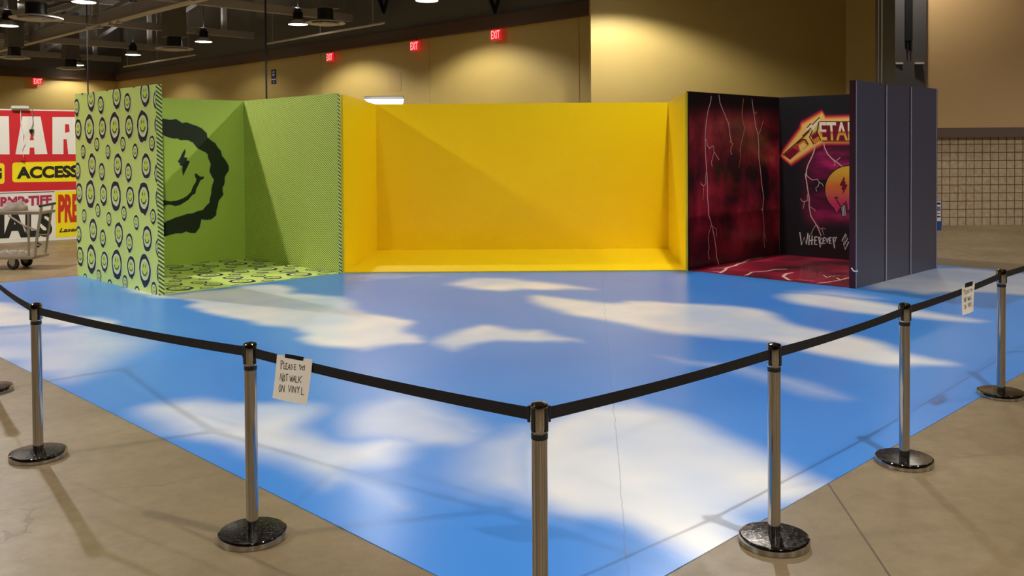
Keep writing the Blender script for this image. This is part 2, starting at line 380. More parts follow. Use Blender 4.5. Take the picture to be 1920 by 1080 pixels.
# ------------------------------------------------------------------ roof steel
def truss(v, u0, u1, lab):
    t = empty('roof_truss', UV((u0 + u1) / 2, v, 8.2), radians(45), label=lab, cat='truss', group='steel roof trusses')
    c = (u0 + u1) / 2
    bm = bmesh.new(); box(bm, u0 - c, u1 - c, -.15, .15, -.17, .17); obj('bottom_chord', bm, steel_dark, t)
    bm = bmesh.new(); box(bm, u0 - c, u1 - c, -.14, .14, 2.3, 2.58); obj('top_chord', bm, steel_dark, t)
    n = 0; u = 23.7
    while u > u0 + .3:
        bm = bmesh.new(); box(bm, u - c - .12, u - c + .12, -.1, .1, .17, 2.3); obj('post', bm, steel_dark, t)
        if u + 3.3 < u1 + 1.5:
            bm = bmesh.new(); e = min(u + 3.0, u1)
            k_ = (e - u) / 3.0
            beam(bm, (u - c + .05, 0, .17), (u - c + .05 + 3.0 * k_, 0, .17 + 2.15 * k_), .16, .2); obj('diagonal', bm, steel_dark, t)
        u -= 3.3
    return t
for v, lab in ((27.0, 'grey roof truss nearest the photo top edge, over the far lamp row'), (36.1, 'grey steel roof truss second from the front of the visible ceiling'),
               (45.2, 'long grey roof truss crossing the upper left with posts and slanting braces'), (54.4, 'grey roof truss one bay behind the big upper left truss'),
               (62.9, 'dim grey roof truss beside the far left wall')):
    truss(v, -4, WU - .3, lab)
def girder(u, v0, v1, z, hgt, lab, flange=True):
    t = empty('roof_beam', UV(u, (v0 + v1) / 2, z), radians(45), label=lab, cat='beam'); c = (v1 - v0) / 2
    bm = bmesh.new(); box(bm, -.05, .05, -c, c, 0, hgt); obj('web', bm, steel_dark, t)
    if flange:
        bm = bmesh.new(); box(bm, -.16, .16, -c, c, -.03, .0); obj('bottom_flange', bm, pale_steel, t)
    bm = bmesh.new(); box(bm, -.16, .16, -c, c, hgt, hgt + .03); obj('top_flange', bm, steel_dark, t)
girder(17.1, 30, 44.9, 7.95, .55, 'deep grey roof beam with pale lower flange left of the ring diffuser')
girder(17.1, 45.5, 63, 7.95, .5, 'roof beam with pale lower flange reaching the left photo edge')
for i, (u) in enumerate((8.0, 11.0, 14.0, 20.2, 23.2)):
    bm = bmesh.new(); box(bm, -.07, .07, -19, 19, -.12, .12); o = obj('roof_purlin', bm, steel_dark); o.location = UV(u, 44.5, 10.66); o.rotation_euler.z = radians(45)
    tag(o, 'dark roof purlin running under the corrugated deck', 'purlin', 'purlins under the roof deck')
# open web joists meeting the far wall near the EXIT signs
for i, px in enumerate((727, 935)):
    q = hit(px, 26, UV(WU - .1, 0), UV(1, 1) - UV(0, 1)); v = (q.y - q.x) / sqrt(2)
    bm = bmesh.new(); z = q.z
    beam(bm, UV(WU - .35, v, z), UV(WU - 1.2, v, z + 1.8), .1, .12); beam(bm, UV(WU - .35, v, z), UV(WU - .35, v + .5, z + 1.8), .1, .12)
    beam(bm, UV(WU - .35, v, z), UV(WU - .35, v - .9, z + 1.9), .1, .12)
    tag(obj('joist_bracket', bm, blackp), ['dark splayed roof brace above the middle EXIT sign', 'dark splayed roof brace above the right EXIT sign'][i], 'brace')
# sprinkler rails hung under the beams, pale
for (a, b, z, lab) in (((500, 82), (720, 43), 7.3, 'pale horizontal pipe hung below the roof above the small EXIT sign'),
                       ((232, 125), (366, 103), 7.3, 'pale horizontal pipe hung near the far corner of the hall'),
                       ((160, 53), (360, 0), 7.7, 'pale pipe carrying small floodlights at the upper left')):
    A = ground(a[0], a[1], z); B = ground(b[0], b[1], z)
    t = empty('hung_pipe', (A + B) / 2, label=lab, cat='pipe'); m0 = (A + B) / 2
    bm = bmesh.new(); tube(bm, [A - m0, B - m0], .05); obj('pipe', bm, pale_steel, t)
    for f in (.06, .5, .92):
        P = A.lerp(B, f) - m0; bm = bmesh.new(); tube(bm, [P + Vector((0, 0, .04)), P + Vector((0, 0, 10.4 - z))], .02, 6); obj('hanger_rod', bm, steel_dark, t)
    if z > 7.5:
        for f in (.16, .28, .36):
            P = A.lerp(B, f) - m0; bm = bmesh.new(); lathe(bm, [(0, .02), (.1, 0), (.14, -.12), (.0, -.13)], 12, P - Vector((0, 0, .06))); obj('floodlight', bm, [diff_m], t)
# hanging rods / cables
for px, y1, dist, lab in ((500, 190, 33, 'thin black cable hanging from the roof left of the blue wall poster'), (165.5, 178, 36, 'thin black cable hanging behind the drip face panel')):
    A = hitY(px, y1 + 20, dist); bm = bmesh.new(); tube(bm, [(A.x, A.y, 0.0), (A.x, A.y, CEIL)], .035 if px > 300 else .025, 6)
    o = obj('hanging_cable', bm, wire_k); tag(o, lab, 'cable')

# ------------------------------------------------------------------ high bay lamps
def make_lamp():
    t = empty('high_bay_lamp')
    bm = bmesh.new(); lathe(bm, [(.43, 0), (.44, .02), (.37, .09), (.22, .2), (.15, .24), (.145, .235), (.21, .19), (.36, .085), (.422, .02), (.43, 0)], 28); obj('reflector', bm, diff_m, t, smooth=True)
    bm = bmesh.new(); lathe(bm, [(0, -.03), (.2, -.025), (.35, -.005), (.422, .02)], 28); obj('lens', bm, lens, t, smooth=True)
    bm = bmesh.new(); lathe(bm, [(0, .24), (.15, .24), (.19, .27), (.19, .55), (.12, .7), (0, .7)], 20)
    for i in range(10):
        a = 2 * pi * i / 10; beam(bm, (.18 * cos(a), .18 * sin(a), .41), (.22 * cos(a), .22 * sin(a), .41), .015, .24)
    obj('ballast_housing', bm, blackp, t)
    bm = bmesh.new(); tube(bm, [(0, 0, .7), (0, 0, 2.9)], .012, 6); obj('hanger_rod', bm, blackp, t)
    return t
def copy_tree(o, parent=None):
    c = o.copy(); C.objects.link(c)
    if parent: c.parent = parent
    for ch in list(o.children):
        if ch.parent is o and ch.type != 'LIGHT': copy_tree(ch, c)
    return c
NAMES = {(13.15, 35.9): 'lit high bay lamp at the very top left with its bowl cut by the frame', (13.15, 44.9): 'lit high bay lamp at the top left corner beside a big ring diffuser',
         (22.4, 62.5): 'farthest small lit high bay lamp, just over a ring diffuser', (22.4, 53.7): 'lit high bay lamp in the gap between two roof trusses',
         (22.4, 44.9): 'lit high bay lamp right of the flat ring diffuser, under a grey duct', (22.4, 35.9): 'lit high bay lamp touching the bright ring diffuser',
         (22.4, 26.9): 'lit high bay lamp at the top edge above the middle EXIT sign'}
proto = None
for uv in LAMPS:
    if uv[0] < 10 and uv not in NAMES and uv[1] > 30: pass
    o = make_lamp() if proto is None else copy_tree(proto)
    proto = proto or o
    o.location = UV(uv[0], uv[1], LAMP_Z)
    tag(o, NAMES.get(uv, 'high bay lamp with a round reflector outside the photo'), 'ceiling lamp', 'high bay lamps hung on a grid from the roof')
    b = BULBS[uv]; b.parent = o; b.location = (0, 0, -.03)
    if uv in ROOF_FILL: ROOF_FILL[uv].parent = o; ROOF_FILL[uv].location = (0, 0, .78)

# ------------------------------------------------------------------ ring diffusers with ducts
def diffuser(px, py, wpx, lab, drop=1.0):
    P = ground(px, py, 7.0); R = wpx / F * P.y / 2
    t = empty('ring_diffuser', P, radians(45), label=lab, cat='air diffuser', group='round ceiling air diffusers')
    for k_, (a, b, z) in enumerate(((1, .72, 0), (.66, .36, -.05))):
        bm = bmesh.new(); lathe(bm, [(R * a, z), (R * a, z + .03), (R * b, z + .1), (R * b, z + .06), (R * a, z)], 40); obj('ring_blade', bm, diff_m, t, smooth=True)
    bm = bmesh.new(); lathe(bm, [(0, .0), (R * .22, -.02), (R * .26, .06), (0, .1)], 30); obj('center_disc', bm, diff_m, t, smooth=True)
    bm = bmesh.new(); lathe(bm, [(R * .3, .1), (R * .42, .16), (R * .4, .3), (R * .4, .6)], 30); obj('neck', bm, blackp, t, smooth=True)
    w = R * .48; bm = bmesh.new(); box(bm, -w, w, -w, w, .6, 3.4 * drop); box(bm, -w - .05, w + .05, -w - .05, w + .05, .58, .66); obj('duct_box', bm, duct_m, t)
diffuser(68, 35, 92, 'largest ring diffuser at the upper left under a wide duct')
diffuser(327, 92, 68, 'flat ring diffuser left of a lit lamp over the far wall')
diffuser(610, 44, 74, 'bright edged ring diffuser right of a lit lamp')
diffuser(27, 109, 54, 'ring diffuser at the left photo edge above the EXIT sign')
diffuser(133, 129, 50, 'farthest ring diffuser just above the brown wall band')

# ------------------------------------------------------------------ things on the far walls
NR = UV(1, 1) - UV(0, 1)
def exit_sign(px, py, hpx, wall, lab):
    if wall == 'r': P = hit(px, py, UV(WU - .3, 0), UV(1, 0)); X = -UV(0, 1)
    else: P = hit(px, py, UV(0, WV - .3), UV(0, 1)); X = UV(1, 0)
    h = hpx / F * P.y; w = h * 1.35
    mid = Vector((P.x, P.y, 0)); A = mid - X * w / 2; B = mid + X * w / 2
    pn = Panel((A.x, A.y), (B.x, B.y), h, .08, P.z - h / 2)
    text_quad(pn, 'EXIT', [(w * .08, h * .12), (w * .92, h * .12), (w * .92, h * .88), (w * .08, h * .88)], 1, px=False, lay=8, bold=.012)
    t = empty('exit_sign', P, label=lab, cat='exit sign', group='red EXIT signs')
    o = pn.build('sign_face', [exit_red, exit_let]); o.parent = t; o.matrix_local = Matrix.Translation(-P) @ pn.mw
    bm = bmesh.new(); tube(bm, [X * (w * .2) + Vector((0, 0, h / 2 - .01)) + Vector(pn.Y) * .04, X * (w * .2) + Vector((0, 0, max(.2, WT + .3 - P.z))) + Vector(pn.Y) * .04], .02, 6); obj('mount_stem', bm, blackp, t)
exit_sign(929, 65, 20, 'r', 'largest EXIT sign, above the middle of the yellow booth wall')
exit_sign(776.5, 86, 18.5, 'r', 'EXIT sign left of the wall joint, middle one of three on the wall')
exit_sign(618, 107, 16, 'r', 'small EXIT sign right of the blue wall poster')
exit_sign(71, 152.5, 12.5, 'b', 'tiny EXIT sign over the red and white banner')
# blue poster on far wall
P = hit(513, 144, UV(WU - .02, 0), UV(1, 0)); hp = 27 / F * P.y; wp = hp * .62; X = -UV(0, 1)
A = P - X * wp / 2; B = P + X * wp / 2; pn = Panel((A.x, A.y), (B.x, B.y), hp, .015, P.z - hp / 2)
pn.poly([(wp * .15, hp * .5), (wp * .85, hp * .5), (wp * .85, hp * .92), (wp * .15, hp * .92)], 1, False, 4)
pn.poly([(wp * .3, hp * .58), (wp * .7, hp * .58), (wp * .7, hp * .7), (wp * .3, hp * .7)], 2, False, 8)
pn.poly([(wp * .2, hp * .8), (wp * .8, hp * .8), (wp * .8, hp * .86), (wp * .2, hp * .86)], 2, False, 8)
pn.poly([(0.01, hp * .28), (wp * .99, hp * .28), (wp * .99, hp * .36), (0.01, hp * .36)], 2, False, 4)
pn.poly([(wp * .42, hp * .08), (wp * .62, hp * .08), (wp * .62, hp * .17), (wp * .42, hp * .17)], 2, False, 4)
tag(pn.build('wall_poster', [navy, blue_b, white_b]), 'narrow dark blue poster hung on the tan far wall', 'poster')
# access door outlines high on wall
def wall_rect(px0, px1, py0, py1, lab):
    n = UV(1, 0); a = hit(px0, py0, UV(WU - .01, 0), n); b = hit(px1, py1, UV(WU - .01, 0), n)
    A = hit(px0, py1, UV(WU - .012, 0), n); pn = Panel((A.x, A.y), (hit(px1, py1, UV(WU - .012, 0), n).x, hit(px1, py1, UV(WU - .012, 0), n).y), a.z - A.z, .01, A.z)
    tag(pn.build('access_panel', tan_wall2), lab, 'access panel')
wall_rect(728, 752, 137, 172, 'tan flush access panel in the bright patch of the far wall')

# lit strip light behind the yellow booth
A = hitY(684, 196, 22.5); B = hitY(757, 196, 22.5); w = B.x - A.x
t = empty('strip_light', ((A.x + B.x) / 2, 22.5, 3.05), label='white tube light fixture glowing just over the yellow back wall', cat='strip light')
bm = bmesh.new(); prism(bm, [(-w / 2, -.1), (w / 2, -.1), (w / 2, .1), (-w / 2, .1)], .2, .25); obj('housing', bm, diff_m, t)
bm = bmesh.new(); v0 = [bm.verts.new(p) for p in ((-w / 2, -.05, .17), (w / 2, -.05, .17), (w / 2 - .05, -.14, 0), (-w / 2 + .25, -.14, 0), (-w / 2, .05, .17), (w / 2, .05, .17), (w / 2 - .05, .1, 0), (-w / 2 + .25, .1, 0))]
for f in ((0, 3, 2, 1), (4, 5, 6, 7), (3, 7, 6, 2), (0, 1, 5, 4), (1, 2, 6, 5), (0, 4, 7, 3)): bm.faces.new([v0[i] for i in f])
obj('tube_lens', bm, led, t)
bm = bmesh.new(); box(bm, -w / 2, w / 2, -.04, .04, .17, .2); obj('reflector_gap', bm, wire_g, t)
for s_ in (-1, 1):
    bm = bmesh.new(); tube(bm, [(s_ * w * .3, .06, .2), (s_ * w * .3, .06, -3.05)], .02, 8); obj('stand_pole', bm, wire_g, t)
    bm = bmesh.new(); box(bm, s_ * w * .3 - .05, s_ * w * .3 + .05, -.25, .35, -3.048, -3.01); obj('stand_foot', bm, wire_g, t)

# ------------------------------------------------------------------ vinyl sky graphic on the floor
U0, U1, V0, V1 = 2.75, 15.85, 2.5, 15.3
STEP = .05
def sstep(x): x = max(0., min(1., x)); return x * x * (3 - 2 * x)
CL = [  # pixel outline, softness inwards (m), opacity, wobble
 ([(205, 543), (250, 537), (311, 553), (360, 548), (420, 541), (470, 534), (530, 531), (558, 543), (548, 549), (600, 553), (640, 556), (668, 566), (676, 576), (700, 588), (745, 592), (778, 600), (768, 612), (742, 622), (790, 632), (822, 643), (740, 652), (660, 657), (590, 652), (548, 634), (575, 626), (505, 616), (440, 601), (385, 588), (325, 577), (370, 566), (300, 558), (240, 551)], .28, 1.0, .12),
 ([(822, 533), (868, 523), (900, 521), (952, 520), (1012, 527), (1072, 534), (1135, 545), (1068, 545), (1010, 544), (930, 547), (862, 541)], .4, .95, .08),
 ([(800, 640), (832, 625), (862, 613), (900, 607), (938, 612), (960, 619), (1022, 617), (1042, 628), (1112, 642), (1056, 646), (1004, 643), (930, 644), (898, 652), (862, 658), (820, 650)], .33, .95, .1),
 ([(978, 560), (1010, 553), (1100, 563), (1160, 568), (1180, 562), (1290, 568), (1382, 574), (1455, 584), (1495, 606), (1555, 619), (1622, 631), (1682, 648), (1700, 662), (1832, 684), (1752, 690), (1680, 689), (1600, 684), (1520, 668), (1450, 645), (1382, 640), (1250, 625), (1150, 607), (1060, 593), (1000, 577)], .34, 1.0, .1),
 ([(1440, 556), (1500, 546), (1600, 557), (1702, 574), (1802, 594), (1870, 606), (1800, 606), (1700, 597), (1600, 588), (1500, 575)], .4, .95, .06),
 ([(1450, 545), (1560, 540), (1680, 560), (1660, 566), (1540, 556)], .5, .5, .1),
 ([(1215, 664), (1290, 672), (1402, 688), (1545, 722), (1635, 752), (1560, 752), (1440, 722), (1330, 694)], .35, .45, .12),
 ([(-260, 560), (0, 562), (55, 574), (110, 588), (190, 594), (245, 604), (200, 612), (60, 612), (-260, 625)], .3, .95, .12),
 ([(-260, 640), (0, 615), (120, 606), (250, 612), (290, 634), (262, 672), (210, 706), (120, 735), (60, 715), (-60, 690)], .7, .62, .2),
 ([(231, 775), (258, 759), (308, 751), (362, 748), (397, 751), (420, 755), (451, 755), (508, 753), (551, 757), (593, 763), (616, 775), (597, 792), (589, 803), (612, 814), (651, 821), (693, 823), (740, 813), (782, 821), (813, 836), (782, 855), (751, 871), (720, 879), (678, 883), (682, 894), (720, 913), (759, 931), (782, 946), (751, 958), (713, 944), (674, 925), (643, 913), (616, 925), (593, 923), (566, 904), (528, 890), (489, 875), (451, 854), (412, 838), (366, 829), (327, 818), (297, 813), (266, 802)], .42, .9, .09),
 ([(616, 775), (651, 751), (720, 730), (797, 734), (874, 763), (944, 798), (951, 832), (874, 859), (805, 852), (759, 867), (713, 836), (666, 821), (628, 802)], .6, .62, .14),
 ([(700, 765), (790, 752), (880, 775), (960, 805), (900, 815), (840, 808), (780, 812), (730, 800)], .5, .75, .15),
 ([(800, 900), (838, 850), (880, 820), (940, 800), (1000, 790), (1060, 800), (1100, 1000), (1040, 975), (950, 952), (870, 935)], .7, .72, .15),
 ([(940, 880), (960, 830), (1010, 790), (1062, 757), (1130, 752), (1200, 755), (1290, 775), (1370, 812), (1425, 838), (1470, 862), (1500, 882), (1570, 905), (1545, 930), (1455, 1000), (1370, 1060), (1300, 1120), (1262, 1062), (1205, 1020), (1120, 988), (1040, 970), (970, 930)], .4, 1.0, .14),
 ([(1600, 520), (1700, 505), (1765, 500), (1900, 508), (2100, 540), (1980, 560), (1880, 552), (1800, 548), (1730, 556), (1680, 545), (1620, 545)], .4, .75, .1),
 ([(640, 516), (700, 514), (850, 515), (760, 522), (690, 526), (640, 524)], .5, .3, .2),
]
def build_vinyl():
    polys = []
    for pts, soft, op, wob in CL:
        w = [ground(*q) for q in pts]; w = [((p.x + p.y) / sqrt(2), (p.y - p.x) / sqrt(2)) for p in w]
        for _ in (0, 1): w = [q for i in range(len(w)) for q in ((w[i - 1][0] * .75 + w[i][0] * .25, w[i - 1][1] * .75 + w[i][1] * .25), (w[i - 1][0] * .25 + w[i][0] * .75, w[i - 1][1] * .25 + w[i][1] * .75))]
        polys.append((w, soft, op, wob, min(p[0] for p in w) - .6, max(p[0] for p in w) + .6, min(p[1] for p in w) - .6, max(p[1] for p in w) + .6))
    nu = int(round((U1 - U0) / STEP)); nv = int(round((V1 - V0) / STEP)); verts = []; vals = []
    for j in range(nv + 1):
        v = V0 + (V1 - V0) * j / nv
        for i in range(nu + 1):
            u = U0 + (U1 - U0) * i / nu; verts.append((*UV(u, v, .004)[:2], .004)); a = 0.
            q = Vector((u * .9, v * .9, 0)); n1_ = noise.noise(q * .8); n2_ = noise.noise(q * 2.4 + Vector((5, 2, 1))); n3_ = noise.noise(q * 7)
            for w, soft, op, wob, a0, a1, b0, b1 in polys:
                if not (a0 < u < a1 and b0 < v < b1): continue
                x = u + wob * 1.2 * (n1_ + .7 * n2_ + .15 * n3_); y = v + wob * 1.2 * (n2_ - .5 * n1_ + .18 * n3_)
                ins = False; dm = 1e9; m = len(w)
                for k_ in range(m):
                    x1, y1 = w[k_ - 1]; x2, y2 = w[k_]
                    if (y1 > y) != (y2 > y) and x < (x2 - x1) * (y - y1) / (y2 - y1) + x1: ins = not ins
                    dx = x2 - x1; dy = y2 - y1; tt = max(0., min(1., ((x - x1) * dx + (y - y1) * dy) / (dx * dx + dy * dy + 1e-12)))
                    d2 = (x - x1 - tt * dx) ** 2 + (y - y1 - tt * dy) ** 2
                    if d2 < dm: dm = d2
                sd = sqrt(dm) * (1 if ins else -1)
                val = op * sstep((sd + soft * .22) / soft) * (.93 + .14 * n2_)
                if val > a: a = val
            vals.append(min(1., a))
    faces = [(j * (nu + 1) + i, j * (nu + 1) + i + 1, (j + 1) * (nu + 1) + i + 1, (j + 1) * (nu + 1) + i) for j in range(nv) for i in range(nu)]
    # turned-down edge gives the sheet its thickness
    def edge(idx):
        base = len(verts)
        for a in idx: verts.append((verts[a][0], verts[a][1], .0005)); vals.append(vals[a])
        for k_ in range(len(idx) - 1): faces.append((idx[k_], base + k_, base + k_ + 1, idx[k_ + 1]))
    edge([i for i in range(nu + 1)]); edge([j * (nu + 1) for j in range(nv + 1)][::-1]); edge([j * (nu + 1) + nu for j in range(nv + 1)]); edge([nv * (nu + 1) + i for i in range(nu + 1)][::-1])
    me = bpy.data.meshes.new('sky_floor_vinyl'); me.from_pydata(verts, [], faces); me.update()
    at_ = me.attributes.new('cloud', 'FLOAT', 'POINT'); at_.data.foreach_set('value', vals)
    m = mat('sky_vinyl_print', None, .27, coat=.0); k = NT(m)
    A_ = k.n('ShaderNodeAttribute'); A_.attribute_name = 'cloud'; f = A_.outputs['Fac']; co = k.obj()
    blue = k.ramp(k.noise(.25, 2, co), [(.3, col(50, 124, 208)), (.7, col(74, 142, 216))])
    wht = k.ramp(k.noise(.6, 3, co), [(.35, col(200, 208, 222)), (.6, col(236, 230, 220))])
    cc = k.mix(f, blue, wht)
    sp = k.n('ShaderNodeSeparateXYZ'); k.l(co, sp.inputs[0])
    # print sheet seam running away from the corner post
    wob_ = k.math('MULTIPLY', k.math('SUBTRACT', k.noise(2.5, 5, co), .5), .05)
    a = k.math('ADD', k.math('ADD', sp.outputs[0], k.math('MULTIPLY', sp.outputs[1], -.0858)), wob_)
    ln = k.math('LESS_THAN', k.math('ABSOLUTE', k.math('SUBTRACT', a, .1655)), .0035)
    cc = k.mix(k.math('MULTIPLY', ln, .35), cc, col(90, 100, 120))
    k.base(cc); k.bump(k.noise(1.1, 4, co), .05, .01)
    me.materials.append(m); o = bpy.data.objects.new('sky_floor_vinyl', me); C.objects.link(o)
    tag(o, 'huge glossy floor vinyl printed with blue sky and white clouds', 'floor decal')
build_vinyl()

# ------------------------------------------------------------------ green drip-face booth
PH = 2.9
def e2(u, v): p = UV(u, v); return (p.x, p.y)
def wobble_ring(cx, cz, rx, rz, n, amp, seed, drip=0.0):
    rnd = random.Random(seed); out = []
    for i in range(n):
        a = 2 * pi * i / n; k_ = 1 + amp * (rnd.random() - .5) * 2
        x = cx + rx * k_ * cos(a); z = cz + rz * k_ * sin(a)
        if drip and sin(a) < -.55: z -= drip * (.35 + .9 * rnd.random()) * (-sin(a) - .3)
        out.append((x, z))
    return out
def smiley(pn, s, z, r, seed, flip=1):
    """drippy ring face: pale halo, black ring, pale inner, lime face, eyes, smile. mats 1..4"""
    rnd = random.Random(seed)
    R = wobble_ring(s, z, r * .92, r * 1.04, 18, .06, seed, r * .26)
    pn.poly([(s + (x - s) * 1.12, z + (q - z) * 1.09) for x, q in R], 1, False, 2)
    pn.poly(R, 2, False, 3)
    pn.poly(wobble_ring(s, z - r * .02, r * .72, r * .74, 14, .04, seed + 9, r * .06), 3, False, 4)
    pn.poly(wobble_ring(s, z, r * .52, r * .56, 14, .02, seed + 3), 4, False, 5)
    w = r * .09
    pn.stroke([(s + r * .42 * cos(a), z + r * .02 + r * .42 * sin(a)) for a in [radians(d) for d in range(198, 345, 18)]], w, 2, False, 6)
    for sx, bolt in ((-.16, False), (.16, True)):
        ex = s + sx * r; ez = z + r * .24
        if bolt: pn.poly([(ex + .03 * r, ez + .18 * r), (ex - .07 * r, ez - .01 * r), (ex, ez), (ex - .03 * r, ez - .17 * r), (ex + .08 * r, ez + .03 * r), (ex + .01 * r, ez + .03 * r)], 2, False, 6)
        else: pn.poly([(ex + .055 * r * cos(a), ez + .14 * r * sin(a)) for a in [2 * pi * i / 8 for i in range(8)]], 2, False, 6)
TILE = [(0, 0, .205), (.52, .0, .148), (-.27, -.36, .1), (.29, -.25, .1), (.09, -.565, .165), (.47, -.665, .124)]
def pattern(pn, L, hh, s0=.6, z0=.325, P=.985, Pz=1.015):
    n = 0
    for i in range(-1, 5):
        for j in range(-1, 5):
            for (a, b, r) in TILE:
                s = s0 + i * P + a; z = z0 + j * Pz + b; n += 1
                if -r < s < L + r and -r < z < hh + r * 1.2: smiley(pn, s, z, r, n)
gU0, gU1, gV0, gV1 = 5.46, 8.42, 12.36, 15.36
g = empty('green_booth', UV(6.95, 13.9, 0), label='lime green three sided photo booth with drippy smiley face prints', cat='photo booth')
def build_child(pn, name, mats, par):
    o = pn.build(name, mats); o.parent = par; o.matrix_local = Matrix.Translation(-par.location) @ pn.mw; return o
PT = [lime, haloM, drip_m, pale_face, faceM, stripe_edge]
pn = Panel(e2(gU0, gV1), e2(gU0, gV0), 2.91, .085)
pn.fs[3].material_index = 5     # striped front edge
pattern(pn, pn.L, pn.h); o = build_child(pn, 'side_panel', PT, g); o['label'] = 'lime side panel printed all over with drippy smiley faces'
pn = Panel(e2(gU0 + .09, gV1), e2(gU1, gV1), PH, .05)
z = lambda a: [(300 + x / 4, 200 + y / 4) for x, y in a]
outer = z([(20, 88), (75, 100), (120, 93), (165, 122), (200, 118), (245, 135), (315, 165), (350, 200), (355, 230), (415, 275), (455, 330), (465, 370), (515, 445), (515, 480), (485, 530), (480, 590), (470, 600), (475, 660), (440, 705), (420, 815), (385, 845), (310, 845), (295, 910), (265, 948), (230, 948), (195, 935), (165, 950), (120, 950), (45, 970), (20, 972)])
inner = z([(20, 213), (105, 240), (130, 238), (150, 250), (205, 250), (245, 268), (280, 312), (345, 345), (358, 360), (360, 385), (380, 430), (370, 485), (405, 550), (385, 620), (370, 720), (320, 775), (245, 800), (200, 805), (120, 830), (45, 860), (20, 868)])
smile = z([(20, 742), (75, 735), (115, 745), (150, 738), (210, 700), (240, 665), (265, 650), (270, 620), (290, 580), (300, 555), (325, 540), (330, 525), (300, 525), (270, 500), (258, 505), (262, 525), (272, 545), (265, 570), (250, 590), (230, 640), (200, 670), (165, 690), (120, 705), (75, 710), (20, 700)])
bolt = z([(188, 315), (165, 350), (150, 385), (132, 412), (145, 422), (148, 440), (168, 445), (165, 480), (172, 520), (190, 480), (205, 450), (222, 410), (198, 402), (205, 380), (188, 385), (180, 375), (190, 340)])
def loc(p): return [pn.p(*q) for q in p]
O, I, SM, BO = loc(outer), loc(inner), loc(smile), loc(bolt)
axis_s = O[0][0]
def mir(p): return [(2 * axis_s - x, q) for x, q in p]
full_o = O + mir(O)[::-1]; full_i = I + mir(I)[::-1]
def grow(p, d):
    out = []
    n = len(p)
    for i in range(n):
        a = Vector(p[i - 1]); b = Vector(p[i]); c_ = Vector(p[(i + 1) % n]); t_ = (c_ - a)
        if t_.length < 1e-6: out.append(tuple(b)); continue
        t_.normalize(); out.append((b.x + t_.y * d, b.y - t_.x * d))
    return out
def jag(p, amp, seed):
    rj = random.Random(seed); out = []
    for i in range(len(p)):
        a_, b_ = Vector(p[i - 1]), Vector(p[i]); L_ = (b_ - a_).length; n_ = max(1, int(L_ / .07)); t_ = (b_ - a_).normalized() if L_ > 1e-6 else Vector((1, 0))
        for q_ in range(n_):
            w_ = a_.lerp(b_, q_ / n_) + Vector((-t_.y, t_.x)) * rj.uniform(-amp, amp) * (1 if q_ else 0); out.append(tuple(w_))
    return out
full_o = jag(full_o, .013, 4); full_i = jag(full_i, .011, 8)
area = sum(full_o[i - 1][0] * full_o[i][1] - full_o[i][0] * full_o[i - 1][1] for i in range(len(full_o)))
sg = 1 if area > 0 else -1
pn.poly(grow(full_o, .018 * sg), 1, False, 1); pn.poly(full_o, 2, False, 2)
pn.poly(full_i, 1, False, 3); pn.poly(grow(full_i, -.015 * sg), 0, False, 4)
sm_full = SM; pn.poly(sm_full, 2, False, 5); pn.poly(mir(SM), 2, False, 5)
pn.poly(grow(BO, .012 * (1 if sum(BO[i - 1][0] * BO[i][1] - BO[i][0] * BO[i - 1][1] for i in range(len(BO))) > 0 else -1)), 1, False, 5); pn.poly(BO, 2, False, 6)
o = build_child(pn, 'back_panel', [lime_dark, halo2, black_green], g); o['label'] = 'plain green back panel with one giant black drippy smiley'
pn = Panel(e2(gU1, gV1 - .001), e2(gU1, gV0), PH, .05); pn.fs[3].material_index = 1
o = build_child(pn, 'side_panel', [stripe_m, stripe_edge], g); o['label'] = 'side panel with fine dark green diagonal stripes'
class FloorPanel(Panel):
    def __init__(s, a, uax, vax, L, W, z):
        s.a = Vector((a[0], a[1], z)); s.X = uax.normalized(); s.Zd = vax.normalized(); s.L = L; s.h = W; s.bm = bmesh.new()
        box(s.bm, 0, L, 0, .012, 0, W, 0); s.Y = -s.X.cross(s.Zd) * 1.0
        s.mw = Matrix((s.X, s.Y, s.Zd)).transposed().to_4x4(); s.mw.translation = s.a
    def p(s, px, py):
        q = hit(px, py, s.a, Vector((0, 0, 1))) - s.a; return (q.dot(s.X), q.dot(s.Zd))
ax = UV(1, 0); av = UV(0, 1)
p0 = UV(gU0 + .09, gV0 + .01)
pn = FloorPanel((p0.x, p0.y), ax, av, gU1 - gU0 - .095, gV1 - gV0 - .015, .017)
pattern(pn, pn.L, pn.h, .35, .3)
build_child(pn, 'floor_panel', PT, g)

# ------------------------------------------------------------------ yellow booth
YL, YR = -2.715, 2.795
g = empty('yellow_booth', (0.15, 16.4, 0), label='plain bright yellow three sided photo booth in the middle', cat='photo booth')
YB = 17.97
def ybuild(a, b, h, t_, nm, mi=0):
    pn = Panel(a, b, h, t_); pn.fs[1].material_index = 1
    return pn
pn = ybuild((YL, 14.77), (YL + .06, YB), 2.88, .035, 's'); pn.fs[5].material_index = 1; build_child(pn, 'side_panel', [yellow, yel_edge], g)
pn = ybuild((YL + .06, YB), (3.06, YB), 2.88, .05, 'b'); build_child(pn, 'back_panel', [yellow, yel_edge], g)
pn = ybuild((3.06, YB - .001), (YR, 14.77), 2.88, .035, 's'); pn.fs[3].material_index = 1; build_child(pn, 'side_panel', [yellow, yel_edge], g)
bm = bmesh.new(); prism(bm, [(YL - 0 + .002, 14.77), (YR - .002, 14.77), (3.058, YB - .003), (YL + .062, YB - .003)], .0045 - .0, .02)
o = obj('floor_panel', bm, yellow, g); o.matrix_local = Matrix.Translation(-g.location)

